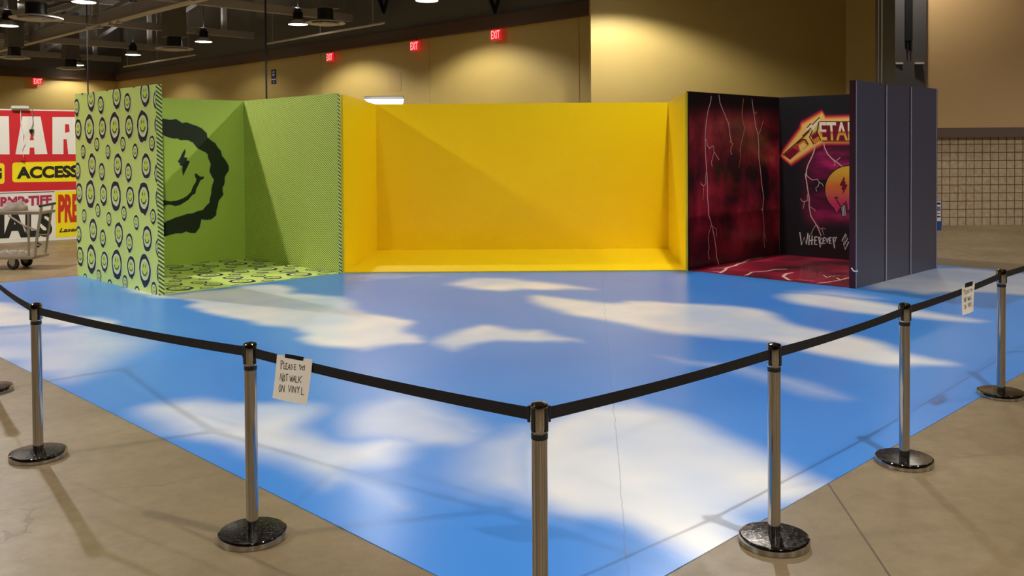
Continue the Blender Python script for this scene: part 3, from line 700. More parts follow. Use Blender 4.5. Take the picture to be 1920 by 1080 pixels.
# ------------------------------------------------------------------ black and red storm booth
rU0, rU1, rV0, rV1 = 12.49, 15.4, 5.66, 8.45
g = empty('storm_booth', UV(14, 7.1, 0), label='black photo booth printed with a red lightning storm and band logo', cat='photo booth')
# left inner wall with lightning
pn = Panel(e2(rU0, rV1), e2(rU1, rV1), PH, .045); pn.fs[5].material_index = 4; pn.fs[1].material_index = 2
z = lambda a: [(1290 + x / 6, 170 + y / 6) for x, y in a]
z3 = lambda a: [(1290 + x / 6, 350 + y / 6) for x, y in a]
WB = .022
for pts, w_, m_ in ((z([(262, 60), (250, 140), (225, 220), (205, 350), (195, 450), (192, 560), (196, 720), (208, 880), (215, 1000), (216, 1080)]), WB, 1),
    (z3([(216, 0), (218, 120), (228, 220), (230, 310), (262, 420), (290, 540), (312, 680), (322, 800), (340, 850), (343, 890)]), WB, 1),
    (z([(196, 540), (212, 570), (216, 615), (240, 650), (282, 618), (292, 690), (275, 760), (262, 805), (270, 855)]), .015, 1), (z([(295, 690), (322, 735), (350, 780)]), .012, 1),
    (z([(210, 900), (196, 960), (198, 1050), (175, 1072), (150, 1055), (142, 1030)]), .014, 1), (z3([(175, 0), (172, 80), (164, 150)]), .016, 3),
    (z3([(262, 425), (240, 500), (225, 570), (232, 640), (238, 690), (225, 740), (240, 820)]), .014, 1), (z3([(275, 440), (300, 470), (318, 468), (322, 560)]), .01, 1),
    (z([(345, 45), (360, 140), (405, 250), (455, 370), (468, 480), (485, 580)]), WB, 1), (z([(470, 570), (505, 600), (482, 640), (478, 680), (492, 720)]), .025, 3),
    (z([(622, 90), (605, 240), (612, 320), (635, 420), (620, 500), (595, 600), (582, 680)]), .02, 3), (z([(588, 640), (592, 740), (572, 870)]), .012, 3),
    (z([(718, 95), (738, 250), (760, 400), (785, 490), (795, 620), (795, 740), (812, 880), (832, 1080)]), WB, 1), (z([(845, 340), (812, 450), (785, 495)]), .012, 1),
    (z([(770, 240), (752, 262), (742, 230)]), .012, 1), (z3([(832, 0), (850, 120), (838, 260), (855, 430), (852, 600), (865, 690)]), .018, 1), (z3([(822, 250), (838, 268)]), .02, 1), (z3([(858, 520), (885, 620)]), .01, 1)):
    pn.stroke(pts, w_, m_, True, 2)
o = build_child(pn, 'side_panel', [storm_side, bolt_m, foam_edge, bolt_y, black_print], g); o['label'] = 'dark red side panel with pale lightning bolts'
# back wall: logo, face, writing
pn = Panel(e2(rU1, rV1 - .001), e2(rU1, rV0), PH, .05)
z = lambda a: [(1440 + x / 7.2, 180 + y / 7.2) for x, y in a]
y7 = lambda a: [(1440 + x / 5.684, 300 + y / 5.684) for x, y in a]
MB = [storm_back, glow_mag, glow_red, glow_org, gold, cream, amber, deep, dkbrown, bolt_m, grad, white_print, drip_m, foam_edge]; pn.fs[1].material_index = 13
core = [(188, 800), (238, 735), (450, 450), (462, 385), (735, 228), (775, 305), (1300, 285), (1300, 625), (745, 625), (620, 690), (305, 905)]
L0 = [pn.p(*q) for q in z(core)]
ar = sum(L0[i - 1][0] * L0[i][1] - L0[i][0] * L0[i - 1][1] for i in range(len(L0))); sg = 1 if ar > 0 else -1
for i_ in range(9):
    f_ = i_ / 8; c0_, c1_, c2_ = (46, 20, 34), (190, 36, 66), (250, 150, 62)
    cc_ = [c0_[j_] + (c1_[j_] - c0_[j_]) * f_ * 2 if f_ < .5 else c1_[j_] + (c2_[j_] - c1_[j_]) * (f_ * 2 - 1) for j_ in range(3)]
    MB.append(mat('logo_glow_print_%d' % i_, tuple(cc_), .4)); pn.poly(grow(L0, (.085 - .075 * f_) * sg), len(MB) - 1, False, .2 + i_ * .3)
pn.poly(grow(L0, .004 * sg), 3, False, 3)
pn.poly(grow(L0, -.012 * sg), 4, False, 4)
Q = lambda a, m_, l_=6: pn.poly(z(a), m_, True, l_)
K = lambda a, w_, m_, l_=8: pn.stroke(z(a), w_, m_, True, l_)
Q([(215, 798), (400, 640), (470, 590), (510, 590), (555, 660), (300, 860)], 6, 5); Q([(215, 798), (330, 700), (420, 745), (300, 860)], 7, 6); Q([(400, 690), (480, 625), (530, 665), (450, 745)], 4, 6)
Q([(330, 700), (400, 650), (430, 700), (420, 745)], 2, 6)
K([(205, 795), (310, 700), (470, 560), (560, 470)], .02, 8); K([(400, 640), (470, 585), (510, 590), (545, 650)], .025, 8); K([(560, 545), (620, 650)], .02, 8)
Q([(530, 430), (578, 372), (602, 388), (700, 280), (690, 350), (610, 470), (570, 540), (588, 450), (520, 480)], 5, 7); K([(530, 430), (578, 372), (602, 388), (700, 285)], .018, 8); K([(470, 540), (585, 430), (600, 470), (570, 540)], .018, 8)
Q([(585, 545), (665, 490), (705, 590), (632, 650)], 7, 6); Q([(600, 600), (690, 540), (705, 590), (632, 650)], 6, 7); K([(690, 350), (665, 480), (715, 600)], .02, 8); K([(570, 540), (670, 470)], .012, 8)
Q([(700, 350), (1300, 345), (1300, 600), (735, 600)], 7, 5)
lz1 = pn.p(1560, 180 + 350 / 7.2)[1]; lz0 = pn.p(1560, 180 + 600 / 7.2)[1]
gl = mat('lettering_gradient_print', None, .4); k = NT(gl); sp = k.n('ShaderNodeSeparateXYZ'); k.l(k.obj(), sp.inputs[0])
mr = k.n('ShaderNodeMapRange'); k.l(sp.outputs[2], mr.inputs[0]); mr.inputs[1].default_value = lz0; mr.inputs[2].default_value = lz1
k.base(k.ramp(mr.outputs[0], [(0, col(252, 206, 90)), (.3, col(240, 170, 60)), (.46, col(200, 90, 50)), (.5, col(252, 232, 180)), (1, col(253, 240, 206))])); MB.append(gl)
text_quad(pn, 'ETALL', z([(712, 598), (1290, 598), (1290, 352), (694, 352)]), len(MB) - 1, lay=7, bold=.02)
K([(694, 345), (1300, 341)], .01, 8); K([(735, 606), (1300, 606)], .01, 8)
for f, w_ in ((z([(638, 660), (625, 740), (590, 830), (545, 920), (520, 1000), (520, 1080)]), .02), (y7([(412, 120), (400, 160), (412, 230), (425, 320), (440, 400), (440, 500), (460, 600), (510, 680), (545, 750), (568, 810)]), .02),
    (y7([(415, 165), (440, 190), (475, 215), (528, 205), (548, 240), (575, 250), (592, 280)]), .013), (y7([(548, 240), (535, 280), (510, 295), (520, 335)]), .012), (y7([(432, 350), (418, 380), (425, 430), (385, 445), (360, 435), (348, 410)]), .012),
    (y7([(385, 445), (385, 480), (372, 520)]), .011), (y7([(452, 500), (490, 525), (505, 545)]), .012), (y7([(512, 690), (480, 740), (455, 800)]), .011), (y7([(520, 690), (560, 735), (580, 725), (615, 735)]), .011), (y7([(575, 735), (598, 800)]), .01),
    (z([(752, 620), (765, 700), (810, 790), (870, 850), (940, 900), (1000, 950)]), .018), (z([(880, 860), (910, 910), (900, 940)]), .011), (z([(930, 870), (978, 828)]), .012)):
    pn.stroke(f, w_, 9, True, 3)
cx_, cz_ = pn.p(1440 + 882 / 5.684, 300 + 322 / 5.684); left = pn.p(1440 + 612 / 5.684, 300 + 322 / 5.684)[0]; R_ = cz_; rr = abs(cx_ - left); rz_ = abs(pn.p(1440 + 882 / 5.684, 300 + 62 / 5.684)[1] - cz_)
arc = [(cx_ + rr * cos(radians(a)), cz_ + rz_ * sin(radians(a))) for a in range(86, 236, 6)]
crackp = [pn.p(*q) for q in y7([(730, 565), (775, 500), (832, 432), (848, 470), (850, 535), (905, 540), (900, 470), (870, 430), (895, 395), (872, 355), (905, 345), (888, 300), (905, 260), (890, 215), (905, 190), (895, 150), (905, 100)])]
full = arc + crackp
pn.poly([(cx_ + (x - cx_) * 1.04, cz_ + (q - cz_) * 1.04) for x, q in full], 12, False, 3); pn.poly(full, 10, False, 4)
pn.poly(y7([(812, 175), (765, 268), (795, 282), (782, 312), (803, 322), (793, 372), (850, 265), (822, 255), (832, 232), (812, 228), (820, 200)]), 7, True, 6)
pn.stroke(y7([(728, 405), (740, 440), (775, 492)]), .022, 7, True, 6); pn.poly(y7([(704, 402), (745, 388), (750, 402), (712, 416)]), 8, True, 6)
pn.poly(y7([(770, 520), (790, 480), (825, 462), (838, 500), (835, 570), (818, 612), (785, 590)]), 12, True, 6)
for a, b in (((788, 500), (800, 595)), ((803, 480), (812, 600)), ((820, 480), (826, 590))): pn.stroke(y7([a, b]), .012, 11, True, 7)
for f in ([(868, 500), (900, 440), (905, 405)], [(890, 380), (905, 420)], [(872, 478), (905, 480)], [(905, 385), (945, 355)], [(925, 395), (940, 430)], [(895, 470), (910, 500)]): pn.stroke(y7(f), .014, 11, True, 7)
pn.stroke(y7([(848, 540), (905, 545)]), .02, 12, True, 7)
wr = [[(340, 768), (360, 905), (390, 822), (410, 900), (428, 778)], [(442, 800), (438, 905)], [(472, 805), (468, 905)], [(440, 860), (486, 852)], [(500, 820), (498, 900), (526, 898)], [(500, 820), (528, 818)], [(500, 858), (520, 856)],
      [(540, 820), (560, 930)], [(535, 822), (572, 835), (552, 865), (580, 900)], [(590, 830), (588, 890), (612, 888)], [(590, 830), (612, 828)], [(590, 858), (606, 858)], [(618, 830), (632, 885), (646, 828)], [(656, 830), (656, 890), (678, 886)], [(656, 830), (678, 826)], [(656, 858), (672, 856)],
      [(690, 830), (735, 825), (712, 858), (722, 868)], [(694, 835), (712, 940)]]
for f in wr: pn.stroke(y7(f), .022, 11, True, 5)
pn.stroke(y7([(830, 785), (790, 862), (818, 870), (808, 890), (822, 955), (862, 872), (836, 866), (852, 832), (826, 832), (838, 800)]), .016, 11, True, 5); pn.stroke(y7([(812, 850), (838, 855), (820, 900)]), .014, 11, True, 5)
o = build_child(pn, 'back_panel', MB, g); o['label'] = 'black back panel with metallic lettering, half smiley and white script'
# black outer side
pn = Panel(e2(rU0 - .05, rV0), e2(rU1 + .05, rV0), 2.92, .09); pn.fs[5].material_index = 2; pn.fs[1].material_index = 3
for px in (1662, 1708):
    s_ = pn.p(px, 330)[0]
    pn.poly([(s_ - .012, .01), (s_ + .012, .01), (s_ + .012, 2.9), (s_ - .012, 2.9)], 1, False, 3); pn.poly([(s_ - .06, .01), (s_ - .035, .01), (s_ - .035, 2.9), (s_ - .06, 2.9)], 4, False, 3)
pn.poly([(pn.L - .05, .01), (pn.L - .03, .01), (pn.L - .03, 2.91), (pn.L - .05, 2.91)], 1, False, 3); pn.poly([(.01, .01), (.025, .01), (.025, 2.91), (.01, 2.91)], 1, False, 3)
o = build_child(pn, 'side_panel', [blk_panel, seam_m, maroon_edge, foam_edge, black_print], g); o['label'] = 'satin black outer side panel with two vertical seams'
p0 = UV(rU0 - .02, rV0 + .095)
pn = FloorPanel((p0.x, p0.y), ax, av, rU1 - rU0 + .015, rV1 - rV0 - .1, .017)
zf = lambda a: [(1300 + x / 6.19, 470 + y / 6.19) for x, y in a]
for f, w_ in (([(258, 292), (300, 262), (350, 240), (385, 212), (372, 205), (430, 190), (490, 175), (520, 155), (575, 142), (640, 105), (760, 85), (830, 65), (905, 42)], .05), ([(480, 306), (560, 292), (625, 285), (680, 252), (760, 245), (870, 238), (930, 222), (1090, 215)], .035),
    ([(1110, 380), (1135, 360), (1095, 332), (1040, 300), (1085, 268), (1160, 258)], .05), ([(1320, 395), (1440, 380), (1560, 368), (1690, 348), (1845, 305)], .035), ([(1510, 290), (1555, 315), (1600, 298), (1700, 295)], .03), ([(1660, 318), (1700, 335), (1690, 348)], .03), ([(180, 208), (370, 205)], .02), ([(230, 245), (300, 240)], .03), ([(1130, 335), (1400, 352)], .015)):
    pn.stroke(zf(f), w_, 1, True, 3)
build_child(pn, 'floor_panel', [storm_floor, bolt_w], g)
P = hit(1600, 508, UV(rU0 - .07, 0), UV(1, 0)); bm = bmesh.new()
tube(bm, [Vector((-.0, 0, .04)), Vector((.02, -.02, 0)), Vector((.06, -.03, -.01)), Vector((.08, -.01, .0))], .01, 6)
o = obj('zip_tie', bm, white_print); o.location = UV(rU0 - .065, rV0 + .05, P.z); tag(o, 'small white zip tie end on the edge of the black booth panel', 'zip tie')

# ------------------------------------------------------------------ red banner wall on the left
A = ground(-190, 463); A = Vector((-11.19 - 3.2, 19.99 - 2.17, 0)); B = Vector((-9.92 + 1.6, 20.85 + 1.08, 0))
pn = Panel((A.x, A.y), (B.x, B.y), 2.93, .06)
z = lambda a: [(x / 3.083, 170 + y / 3.083) for x, y in a]
MBn = [white_b, red_b, yel_b, blk_b, crim_b, red2_b]
Lb = pn.L; zt = lambda px, py: pn.p(px, py)[1]
r_top = zt(60, 207.5); r_bot = zt(60, 358)
pn.poly([(.02, r_bot), (Lb - .02, r_bot), (Lb - .02, r_top), (.02, r_top)], 1, False, 1)
pn.poly([(-30, 217.5), (16.5, 218), (18, 289.4), (-30, 289.4)], 0, True, 2)
pn.poly([(41.7, 218.3), (76, 218.5), (89, 289), (65, 289.4), (64, 276.7), (56, 276.5), (55, 289.4), (29, 289.4)], 0, True, 2); pn.poly([(59.5, 243), (63.6, 262.9), (55.6, 262.9)], 1, True, 3)
pn.poly([(98.3, 219.3), (170, 219.3), (170, 289.2), (98.3, 289.2)], 0, True, 2); pn.poly([(122, 233), (129.5, 233), (130.5, 247), (122, 249)], 1, True, 3); pn.poly([(119, 261), (125, 261), (128, 289.4), (119, 289.4)], 1, True, 3)
def pill(x0, x1, yl0, yl1, yr0, yr1, mi, lay, r=6):
    a = [pn.p(x0, yl1), pn.p(x1, yr1), pn.p(x1, yr0), pn.p(x0, yl0)]; out = []
    for i in range(4):
        c_ = Vector(a[i]); p_ = Vector(a[i - 1]); n_ = Vector(a[(i + 1) % 4]); rr_ = r / F * 20.5; q0 = c_ + (p_ - c_).normalized() * rr_; q1 = c_ + (n_ - c_).normalized() * rr_
        for k_ in range(5):
            t_ = k_ / 4; out.append(tuple(q0 * (1 - t_) ** 2 + c_ * 2 * t_ * (1 - t_) + q1 * t_ * t_))
    pn.poly(out, mi, False, lay)
pill(23, 190, 304.5, 342, 301.5, 339.5, 2, 2); pill(-90, 8.5, 307, 345, 306, 345, 2, 2)
text_quad(pn, 'ACCESS', [(31, 335.5), (147, 332.5), (147, 309.5), (31, 313)], 3, bold=.05, lay=4)
text_quad(pn, 'G', [(-15, 336.5), (3.4, 336), (3.4, 314), (-15, 314)], 3, bold=.05, lay=4)
w0 = zt(50, 362); pn.poly([(.02, .06), (pn.p(103, 400)[0], .06), (pn.p(103, 400)[0], w0), (.02, w0)], 0, False, 2)
pn.poly([(.02, w0 + .005), (pn.p(103, 400)[0], w0 + .005), (pn.p(103, 400)[0], w0 + .02), (.02, w0 + .02)], 3, False, 2)
text_quad(pn, 'BMP•TIFF', [(.5, 390), (97, 383), (97, 365.5), (.5, 369.5)], 4, bold=.05, lay=4)
text_quad(pn, 'IALS', [(-3, 448), (98, 443.5), (98, 393), (-3, 395)], 3, bold=.052, lay=4)
pn.poly([(pn.p(104, 400)[0], .06), (Lb - .02, .06), (Lb - .02, w0 + .02), (pn.p(104, 400)[0], w0 + .02)], 2, False, 2)
text_quad(pn, 'PRE', [(109, 418), (147, 416), (147, 363.5), (109, 365)], 5, bold=.05, lay=4)
text_quad(pn, 'Laser', [(111, 436), (148, 433.5), (148, 426), (111, 428)], 3, bold=.03, lay=4, shear=.3)
o = tag(pn.build('banner_wall', MBn), 'large red white and yellow advertising banner wall at the far left', 'banner')
# cables hanging over the banner
for pts, lab, nm in (([(38.5, 203), (39, 230), (40, 240), (43.5, 250), (43, 262), (46, 270), (41, 280), (44, 288), (43.5, 297)], 'long kinked white cable dangling over the letter A of the banner', 'hanging_cable'), ([(60, 204), (61, 218), (62, 232), (59.5, 240), (59.5, 245)], 'short cable hanging over the top of the letter A', 'hanging_cable')):
    W_ = [hit(q[0], q[1], pn.a - pn.Y * .03, pn.Y) for q in pts]; bm = bmesh.new(); m0 = W_[0]
    t = empty(nm, m0, label=lab, cat='cable'); tube(bm, [q - m0 for q in W_], .009, 6); obj('cord', bm, wire_w if len(pts) > 6 else wire_g, t)
    bm = bmesh.new(); e_ = W_[-1] - m0; box(bm, e_.x - .035, e_.x + .035, e_.y - .03, e_.y + .03, e_.z - .05, e_.z + .03); obj('plug', bm, red2_b if len(pts) > 6 else blackp, t)
q = hit(37, 201, pn.a - pn.Y * .0, pn.Y); bm = bmesh.new(); box(bm, -.17, .17, -.1, .1, 0, .07, bev=.01); o = obj('banner_clamp', bm, diff_m); o.location = (q.x, q.y, 2.932); o.rotation_euler.z = math.atan2(pn.X.y, pn.X.x)  # plain white clamp, gives no light
tag(o, 'small white box clipped on the top edge of the banner wall', 'clamp')

# ------------------------------------------------------------------ utility cart at far left
t = empty('utility_cart', (-8.5, 15.7, 0), label='worn grey utility cart with black caster wheels in front of the banner', cat='cart'); m0 = Vector(t.location)
def tb(pts, r, nm, m, par=t, seg=8):
    bm = bmesh.new(); tube(bm, [p - m0 for p in pts], r, seg); return obj(nm, bm, m, par, smooth=True)
Yf, Yb = 15.45, 16.0
zt_ = hitY(40, 397, Yf).z
xe = hitY(74, 400, Yf).x; xd = hitY(62, 483, Yf).x
bm = bmesh.new(); box(bm, -9.9 - m0.x, xe - m0.x, Yf - m0.y, Yb - m0.y, zt_ - .05, zt_, bev=.008); obj('top_shelf', bm, cart_m, t)
zd = hitY(50, 482, Yf).z
bm = bmesh.new(); box(bm, -9.9 - m0.x, xd + .0 - m0.x, Yf - m0.y, Yb - m0.y, zd - .04, zd, bev=.008); obj('lower_deck', bm, cart_m, t)
tb([hitY(53.5, 402, Yf), hitY(54, 480, Yf)], .02, 'leg', cart_m)
tb([hitY(53.5, 402, Yf) + Vector((-1.2, 0, 0)), hitY(54, 480, Yf) + Vector((-1.2, 0, 0))], .02, 'leg', cart_m)
tb([hitY(16, 404, Yf), hitY(45, 423, Yf), hitY(70, 432, Yf)], .016, 'brace', cart_m)
tb([hitY(45, 423, Yf), hitY(53, 440, Yf)], .014, 'brace', cart_m)
hA = [hitY(78, 386, Yf), hitY(75, 405, Yf), hitY(70, 440, Yf), hitY(66, 480, Yf)]; hB = [hitY(99, 382, Yb), hitY(95, 402, Yb), hitY(90, 440, Yb), hitY(85, 478, Yb)]
tb(hA, .024, 'handle_frame', cart_m); tb(hB, .02, 'handle_frame', cart_m)
tb([hA[0] + (hA[0] - hB[0]) * .15, hB[0] + (hB[0] - hA[0]) * .2], .022, 'handle_bar', blackp)
tb([hA[-1], hB[-1]], .018, 'cross_bar', cart_m); tb([hA[2], hB[2]], .012, 'cross_bar', cart_m)
tb([hitY(66, 456, Yf), hitY(70, 455, Yf), hitY(77, 459, Yf), hitY(72, 463, Yf), hitY(68, 461, Yf)], .015, 'strap', rubber)
for (px, py, Y) in ((25, 496, 15.5), (50, 491, 15.9)):
    c_ = hitY(px, py, Y); c_.z = .1
    w_ = empty('caster', c_ - m0); w_.parent = t
    bm = bmesh.new(); lathe(bm, [(.035, -.028), (.085, -.028), (.1, -.012), (.1, .012), (.085, .028), (.035, .028)], 24); bmesh.ops.rotate(bm, verts=bm.verts, matrix=Matrix.Rotation(radians(90), 3, 'X')); obj('tire', bm, rubber, w_, smooth=True)
    bm = bmesh.new(); lathe(bm, [(0, -.03), (.04, -.03), (.04, .03), (0, .03)], 16); bmesh.ops.rotate(bm, verts=bm.verts, matrix=Matrix.Rotation(radians(90), 3, 'X')); obj('hub', bm, cart_m, w_)
    bm = bmesh.new(); box(bm, -.05, .05, -.045, -.035, 0, zd - .14); box(bm, -.05, .05, .035, .045, 0, zd - .14); obj('fork', bm, cart_m, w_)
c_ = hitY(18, 388, 15.7); bm = bmesh.new(); bmesh.ops.create_icosphere(bm, subdivisions=4, radius=1)
for v_ in bm.verts:
    n_ = noise.noise(v_.co * 2.3) ; v_.co = Vector((v_.co.x * .27, v_.co.y * .2, max(-.0, v_.co.z * .13 * (1 + .5 * v_.co.x) * (1 + .9 * n_))))
o = obj('folded_cloth', bm, cloth_m, smooth=True); o.location = (hitY(20, 388, 15.7).x, 15.72, zt_ + .001); tag(o, 'crumpled grey brown cloth heap on the top shelf of the cart', 'cloth')
bm = bmesh.new(); rnd = random.Random(3); c_ = hitY(12, 478, 15.6)
for s_ in range(3):
    pts = [Vector((-.45 + .1 * i, .08 * sin(i * 1.3 + s_ * 2) + s_ * .05, .02 + .06 * abs(sin(i * 1.9 + s_)))) for i in range(9)]; tube(bm, pts, .012, 6)
o = obj('coiled_cord', bm, wire_w, smooth=True); o.location = (c_.x + .02, 15.65, zd + .004); tag(o, 'tangled white cord lying on the lower deck of the cart', 'cord')

# ------------------------------------------------------------------ printed display box by the stone wall
P = ground(1760, 432); hgt = hitY(1760, 376.5, P.y).z; x0 = hitY(1742, 400, P.y).x; x1 = hitY(1765, 400, P.y).x
pn = Panel((x0, P.y), (x1, P.y), hgt, .3); w = x1 - x0
pn.poly([(.01, .22), (w - .01, .22), (w - .01, hgt - .01), (.01, hgt - .01)], 1, False, 1)
for a, b, m_ in ((.3, .34, 3), (.38, .41, 3), (.45, .56, 2), (.6, .66, 3)): pn.poly([(w * .2, a), (w * .95, a + .01), (w * .9, b), (w * .25, b)], m_, False, 2)
tag(pn.build('display_box', [blue_b, white_b, grey_b, navy]), 'blue and white printed box standing before the stone block wall', 'box')

# ------------------------------------------------------------------ stanchions and belts
def make_post():
    t = empty('stanchion')
    bm = bmesh.new(); lathe(bm, [(0, 0), (.170, 0), (.174, .003), (.174, .037), (.171, .042), (.163, .044)], 64); obj('base', bm, chrome, t, smooth=True)
    bm = bmesh.new(); lathe(bm, [(.163, .044), (.12, .046), (.05, .05), (.034, .05)], 64); obj('base_cover', bm, chrome_top, t, smooth=True)
    bm = bmesh.new(); lathe(bm, [(.0315, .045), (.0315, .875)], 32); obj('pole', bm, chrome, t, smooth=True)
    bm = bmesh.new(); lathe(bm, [(.0315, .872), (.033, .874), (.033, .894), (.0315, .896)], 32); obj('collar', bm, blackp, t, smooth=True)
    hd = bmesh.new(); lathe(hd, [(.03, .894), (.032, .9), (.036, .915), (.036, 1.0), (.035, 1.004)], 40); lathe(hd, [(.035, 1.004), (.031, 1.01), (.015, 1.014), (0, 1.015)], 40)
    h_ = obj('head', hd, chrome, t, smooth=True)
    for i in range(4):
        a = pi / 4 + i * pi / 2; bm = bmesh.new(); box(bm, .031, .0385, -.009, .009, .905, .998, bev=.001); bmesh.ops.rotate(bm, verts=bm.verts, matrix=Matrix.Rotation(a, 3, 'Z')); obj('belt_slot', bm, blackp, h_)
    return t
posts = [(-4.37, 7.62, 0), (-3.11, 5.96, 0), (-1.35, 4.69, 0), (.1, 3.54, 0), (1.31, 4.585, 0), (2.46, 5.74, 0), (3.89, 7.28, 0), (5.35, 8.85, 0)]
labs = ['chrome stanchion cut by the left photo edge with only its base showing', 'leftmost full chrome stanchion, two belts meeting at its head', 'chrome stanchion just left of the hand lettered paper sign',
        'nearest chrome stanchion at the corner, its base below the frame', 'chrome stanchion right of the corner one, base on the vinyl edge', 'chrome stanchion second from the right in the right row', 'rightmost chrome stanchion in the photo', 'chrome stanchion past the right photo edge']
p_ = None
angs = []
for i, (x, y, _) in enumerate(posts):
    o = make_post() if p_ is None else copy_tree(p_); p_ = p_ or o
    nx = posts[min(i + 1, 7)]; pv = posts[max(i - 1, 0)]
    if i < 3: a = math.atan2(nx[1] - y, nx[0] - x)
    elif i == 3: a = radians(45)
    else: a = math.atan2(y - pv[1], x - pv[0])
    o.location = (x, y, 0.0); o.rotation_euler.z = a - pi / 4 if i != 3 else radians(2)
    tag(o, labs[i], 'stanchion', 'chrome belt stanchions around the vinyl')
    if i == 4: o.location.z = .0
blabs = ['black barrier belt running off the left photo edge', 'black barrier belt between the two left stanchions', 'black barrier belt carrying the legible paper sign', 'black ribbed barrier belt right of the corner stanchion',
         'black barrier belt between the second and third right stanchions', 'black barrier belt carrying the small far paper sign', 'black barrier belt running off the right photo edge']
BZ = .962
BELT = []
for i in range(7):
    a = Vector(posts[i][:2] + (0,)); b = Vector(posts[i + 1][:2] + (0,)); d = (b - a); L = d.length; d.normalize(); n_ = Vector((-d.y, d.x, 0))
    t = empty('barrier_belt', a + Vector((0, 0, BZ)), math.atan2(d.y, d.x), label=blabs[i], cat='belt', group='black barrier belts')
    sag = (.02, .015, .012, .01, .012, .012, .012)[i]; bm = bmesh.new(); N = 24; rows = []
    for k_ in range(N + 1):
        f = k_ / N; s_ = .037 + (L - .074) * f; zz = -sag * 4 * f * (1 - f); tw = .004 * sin(f * pi)
        rows.append([bm.verts.new((s_, yy, zz + q)) for (yy, q) in ((-.001 + tw, -.025), (.001 + tw, -.025), (.001 - tw, .025), (-.001 - tw, .025))])
    for x_, y_ in zip(rows, rows[1:]):
        for q in range(4): bm.faces.new((x_[q], y_[q], y_[(q + 1) % 4], x_[(q + 1) % 4]))
    bm.faces.new(rows[0][::-1]); bm.faces.new(rows[-1]); obj('webbing', bm, belt_m, t)
    bm = bmesh.new(); s0 = .038 if i >= 3 else L - .052; box(bm, s0, s0 + .014, -.012, .012, -.032, .032, bev=.002); obj('end_clip', bm, blackp, t)
    BELT.append((a, d, n_, L))

def paper_sign(bi, quad, lab, lines, tapeq, ntape=True):
    a, d, n_, L = BELT[bi]; nrm = n_ if n_.dot(Vector((0, -1, 0))) > 0 else -n_
    base = a + nrm * .006 + Vector((0, 0, 0))
    W_ = [hit(q[0], q[1], base, nrm) for q in quad]  # tl, tr, br, bl
    ctr = (W_[0] + W_[1]) / 2
    t = empty('paper_sign', ctr, label=lab, cat='paper sign')
    bm = bmesh.new(); nx, nz = 8, 10; grid = []
    def pt(u_, v_, off=0.0):
        p = (W_[0] * (1 - u_) + W_[1] * u_) * (1 - v_) + (W_[3] * (1 - u_) + W_[2] * u_) * v_
        return p - ctr + nrm * (off + .012 * v_ * v_ + .006 * sin(u_ * pi) * v_)
    for side in (0, .0006):
        grid.append([[bm.verts.new(pt(i / nx, j / nz, side)) for i in range(nx + 1)] for j in range(nz + 1)])
    for gI, g_ in enumerate(grid):
        for j in range(nz):
            for i in range(nx):
                q = (g_[j][i], g_[j][i + 1], g_[j + 1][i + 1], g_[j + 1][i]); bm.faces.new(q if gI else q[::-1])
    w = (W_[1] - W_[0]).length
    for st in lines:
        for p, q in zip(st, st[1:]):
            A_ = pt(p[0], p[1], .0014); B_ = pt(q[0], q[1], .0014); dd = (B_ - A_)
            if dd.length < 1e-6: continue
            s_ = dd.normalized().cross(nrm) * (w * .0075); e_ = dd.normalized() * (w * .006)
            bm.faces.new([bm.verts.new(v_) for v_ in (A_ - e_ - s_, B_ + e_ - s_, B_ + e_ + s_, A_ - e_ + s_)]).material_index = 1
    obj('sheet', bm, [paper, ink], t)
    bm = bmesh.new(); A0, A1, A2, A3 = [pt(u_, v_, .002) for u_, v_ in tapeq]; bm.faces.new([bm.verts.new(v_) for v_ in (A0, A3, A2, A1)]); 
    bmesh.ops.solidify(bm, geom=bm.faces[:], thickness=-.0006); obj('tape', bm, tape, t)
QUAD = [(519.5, 664.5), (586, 674), (579, 758), (514.5, 745)]
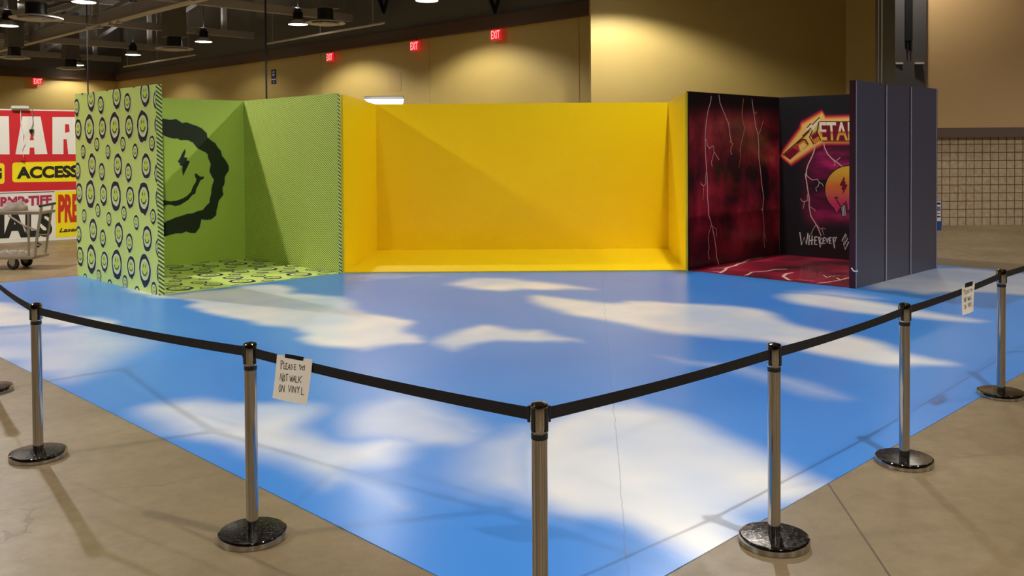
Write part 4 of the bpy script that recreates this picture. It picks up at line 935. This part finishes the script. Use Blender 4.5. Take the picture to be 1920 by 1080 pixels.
def bilin_inv(px, py, q):
    u_ = v_ = .5
    for _ in range(12):
        def f(u_, v_): return ((q[0][0] * (1 - u_) + q[1][0] * u_) * (1 - v_) + (q[3][0] * (1 - u_) + q[2][0] * u_) * v_, (q[0][1] * (1 - u_) + q[1][1] * u_) * (1 - v_) + (q[3][1] * (1 - u_) + q[2][1] * u_) * v_)
        x, y = f(u_, v_); e = 1e-3; xa_, ya_ = f(u_ + e, v_); xb_, yb_ = f(u_, v_ + e)
        a_, b_, c_, d_ = (xa_ - x) / e, (xb_ - x) / e, (ya_ - y) / e, (yb_ - y) / e; D = a_ * d_ - b_ * c_; ex, ey = px - x, py - y
        u_ += (ex * d_ - ey * b_) / D; v_ += (ey * a_ - ex * c_) / D
    return u_, v_
ST = [[(255, 380), (248, 240), (280, 240), (290, 265), (255, 300)], [(300, 260), (305, 370), (330, 375)], [(335, 280), (338, 375), (365, 378)], [(335, 280), (362, 283)], [(336, 325), (358, 328)],
      [(372, 380), (400, 290), (412, 385)], [(380, 345), (412, 350)], [(450, 300), (428, 318), (450, 345), (428, 385)], [(480, 300), (478, 382), (510, 385)], [(480, 300), (508, 303)], [(478, 340), (502, 342)],
      [(565, 300), (580, 390)], [(562, 300), (605, 335), (582, 390)], [(650, 318), (615, 350), (618, 388), (648, 392), (652, 345), (640, 318)],
      [(245, 560), (255, 450), (290, 585), (292, 440)], [(315, 475), (305, 530), (318, 580), (332, 540), (325, 480)], [(345, 465), (385, 462)], [(362, 465), (365, 575)],
      [(415, 490), (428, 580), (442, 510), (452, 585), (462, 480)], [(470, 590), (488, 495), (505, 595)], [(476, 550), (502, 552)], [(515, 490), (520, 595), (548, 598)], [(560, 500), (562, 600)], [(605, 500), (562, 555), (605, 600)],
      [(250, 640), (238, 690), (250, 750), (272, 740), (275, 650), (255, 638)], [(290, 750), (295, 650), (335, 755), (335, 650)], [(400, 645), (425, 755), (445, 650)], [(462, 655), (465, 755)], [(482, 765), (485, 665), (522, 768), (528, 670)],
      [(545, 670), (565, 715), (585, 672)], [(565, 715), (563, 770)], [(620, 685), (618, 800), (655, 805)]]
LN = [[bilin_inv(500 + x / 9, 650 + y / 9, QUAD) for x, y in st] for st in ST]
TQ = [bilin_inv(500 + x / 9, 650 + y / 9, QUAD) for x, y in ((325, 118), (640, 172), (622, 240), (312, 182))]
paper_sign(2, QUAD, 'hand lettered white paper taped on the belt left of the corner stanchion', LN, TQ)
LN2 = [[(u_, v_) for u_, v_ in st] for st in LN]
paper_sign(5, [(1804, 537.5), (1827.8, 531), (1821.8, 583), (1801, 590.5)], 'small far white paper sign hanging from the right belt', LN2, [(.2, -.1), (.8, -.1), (.8, .06), (.2, .06)])
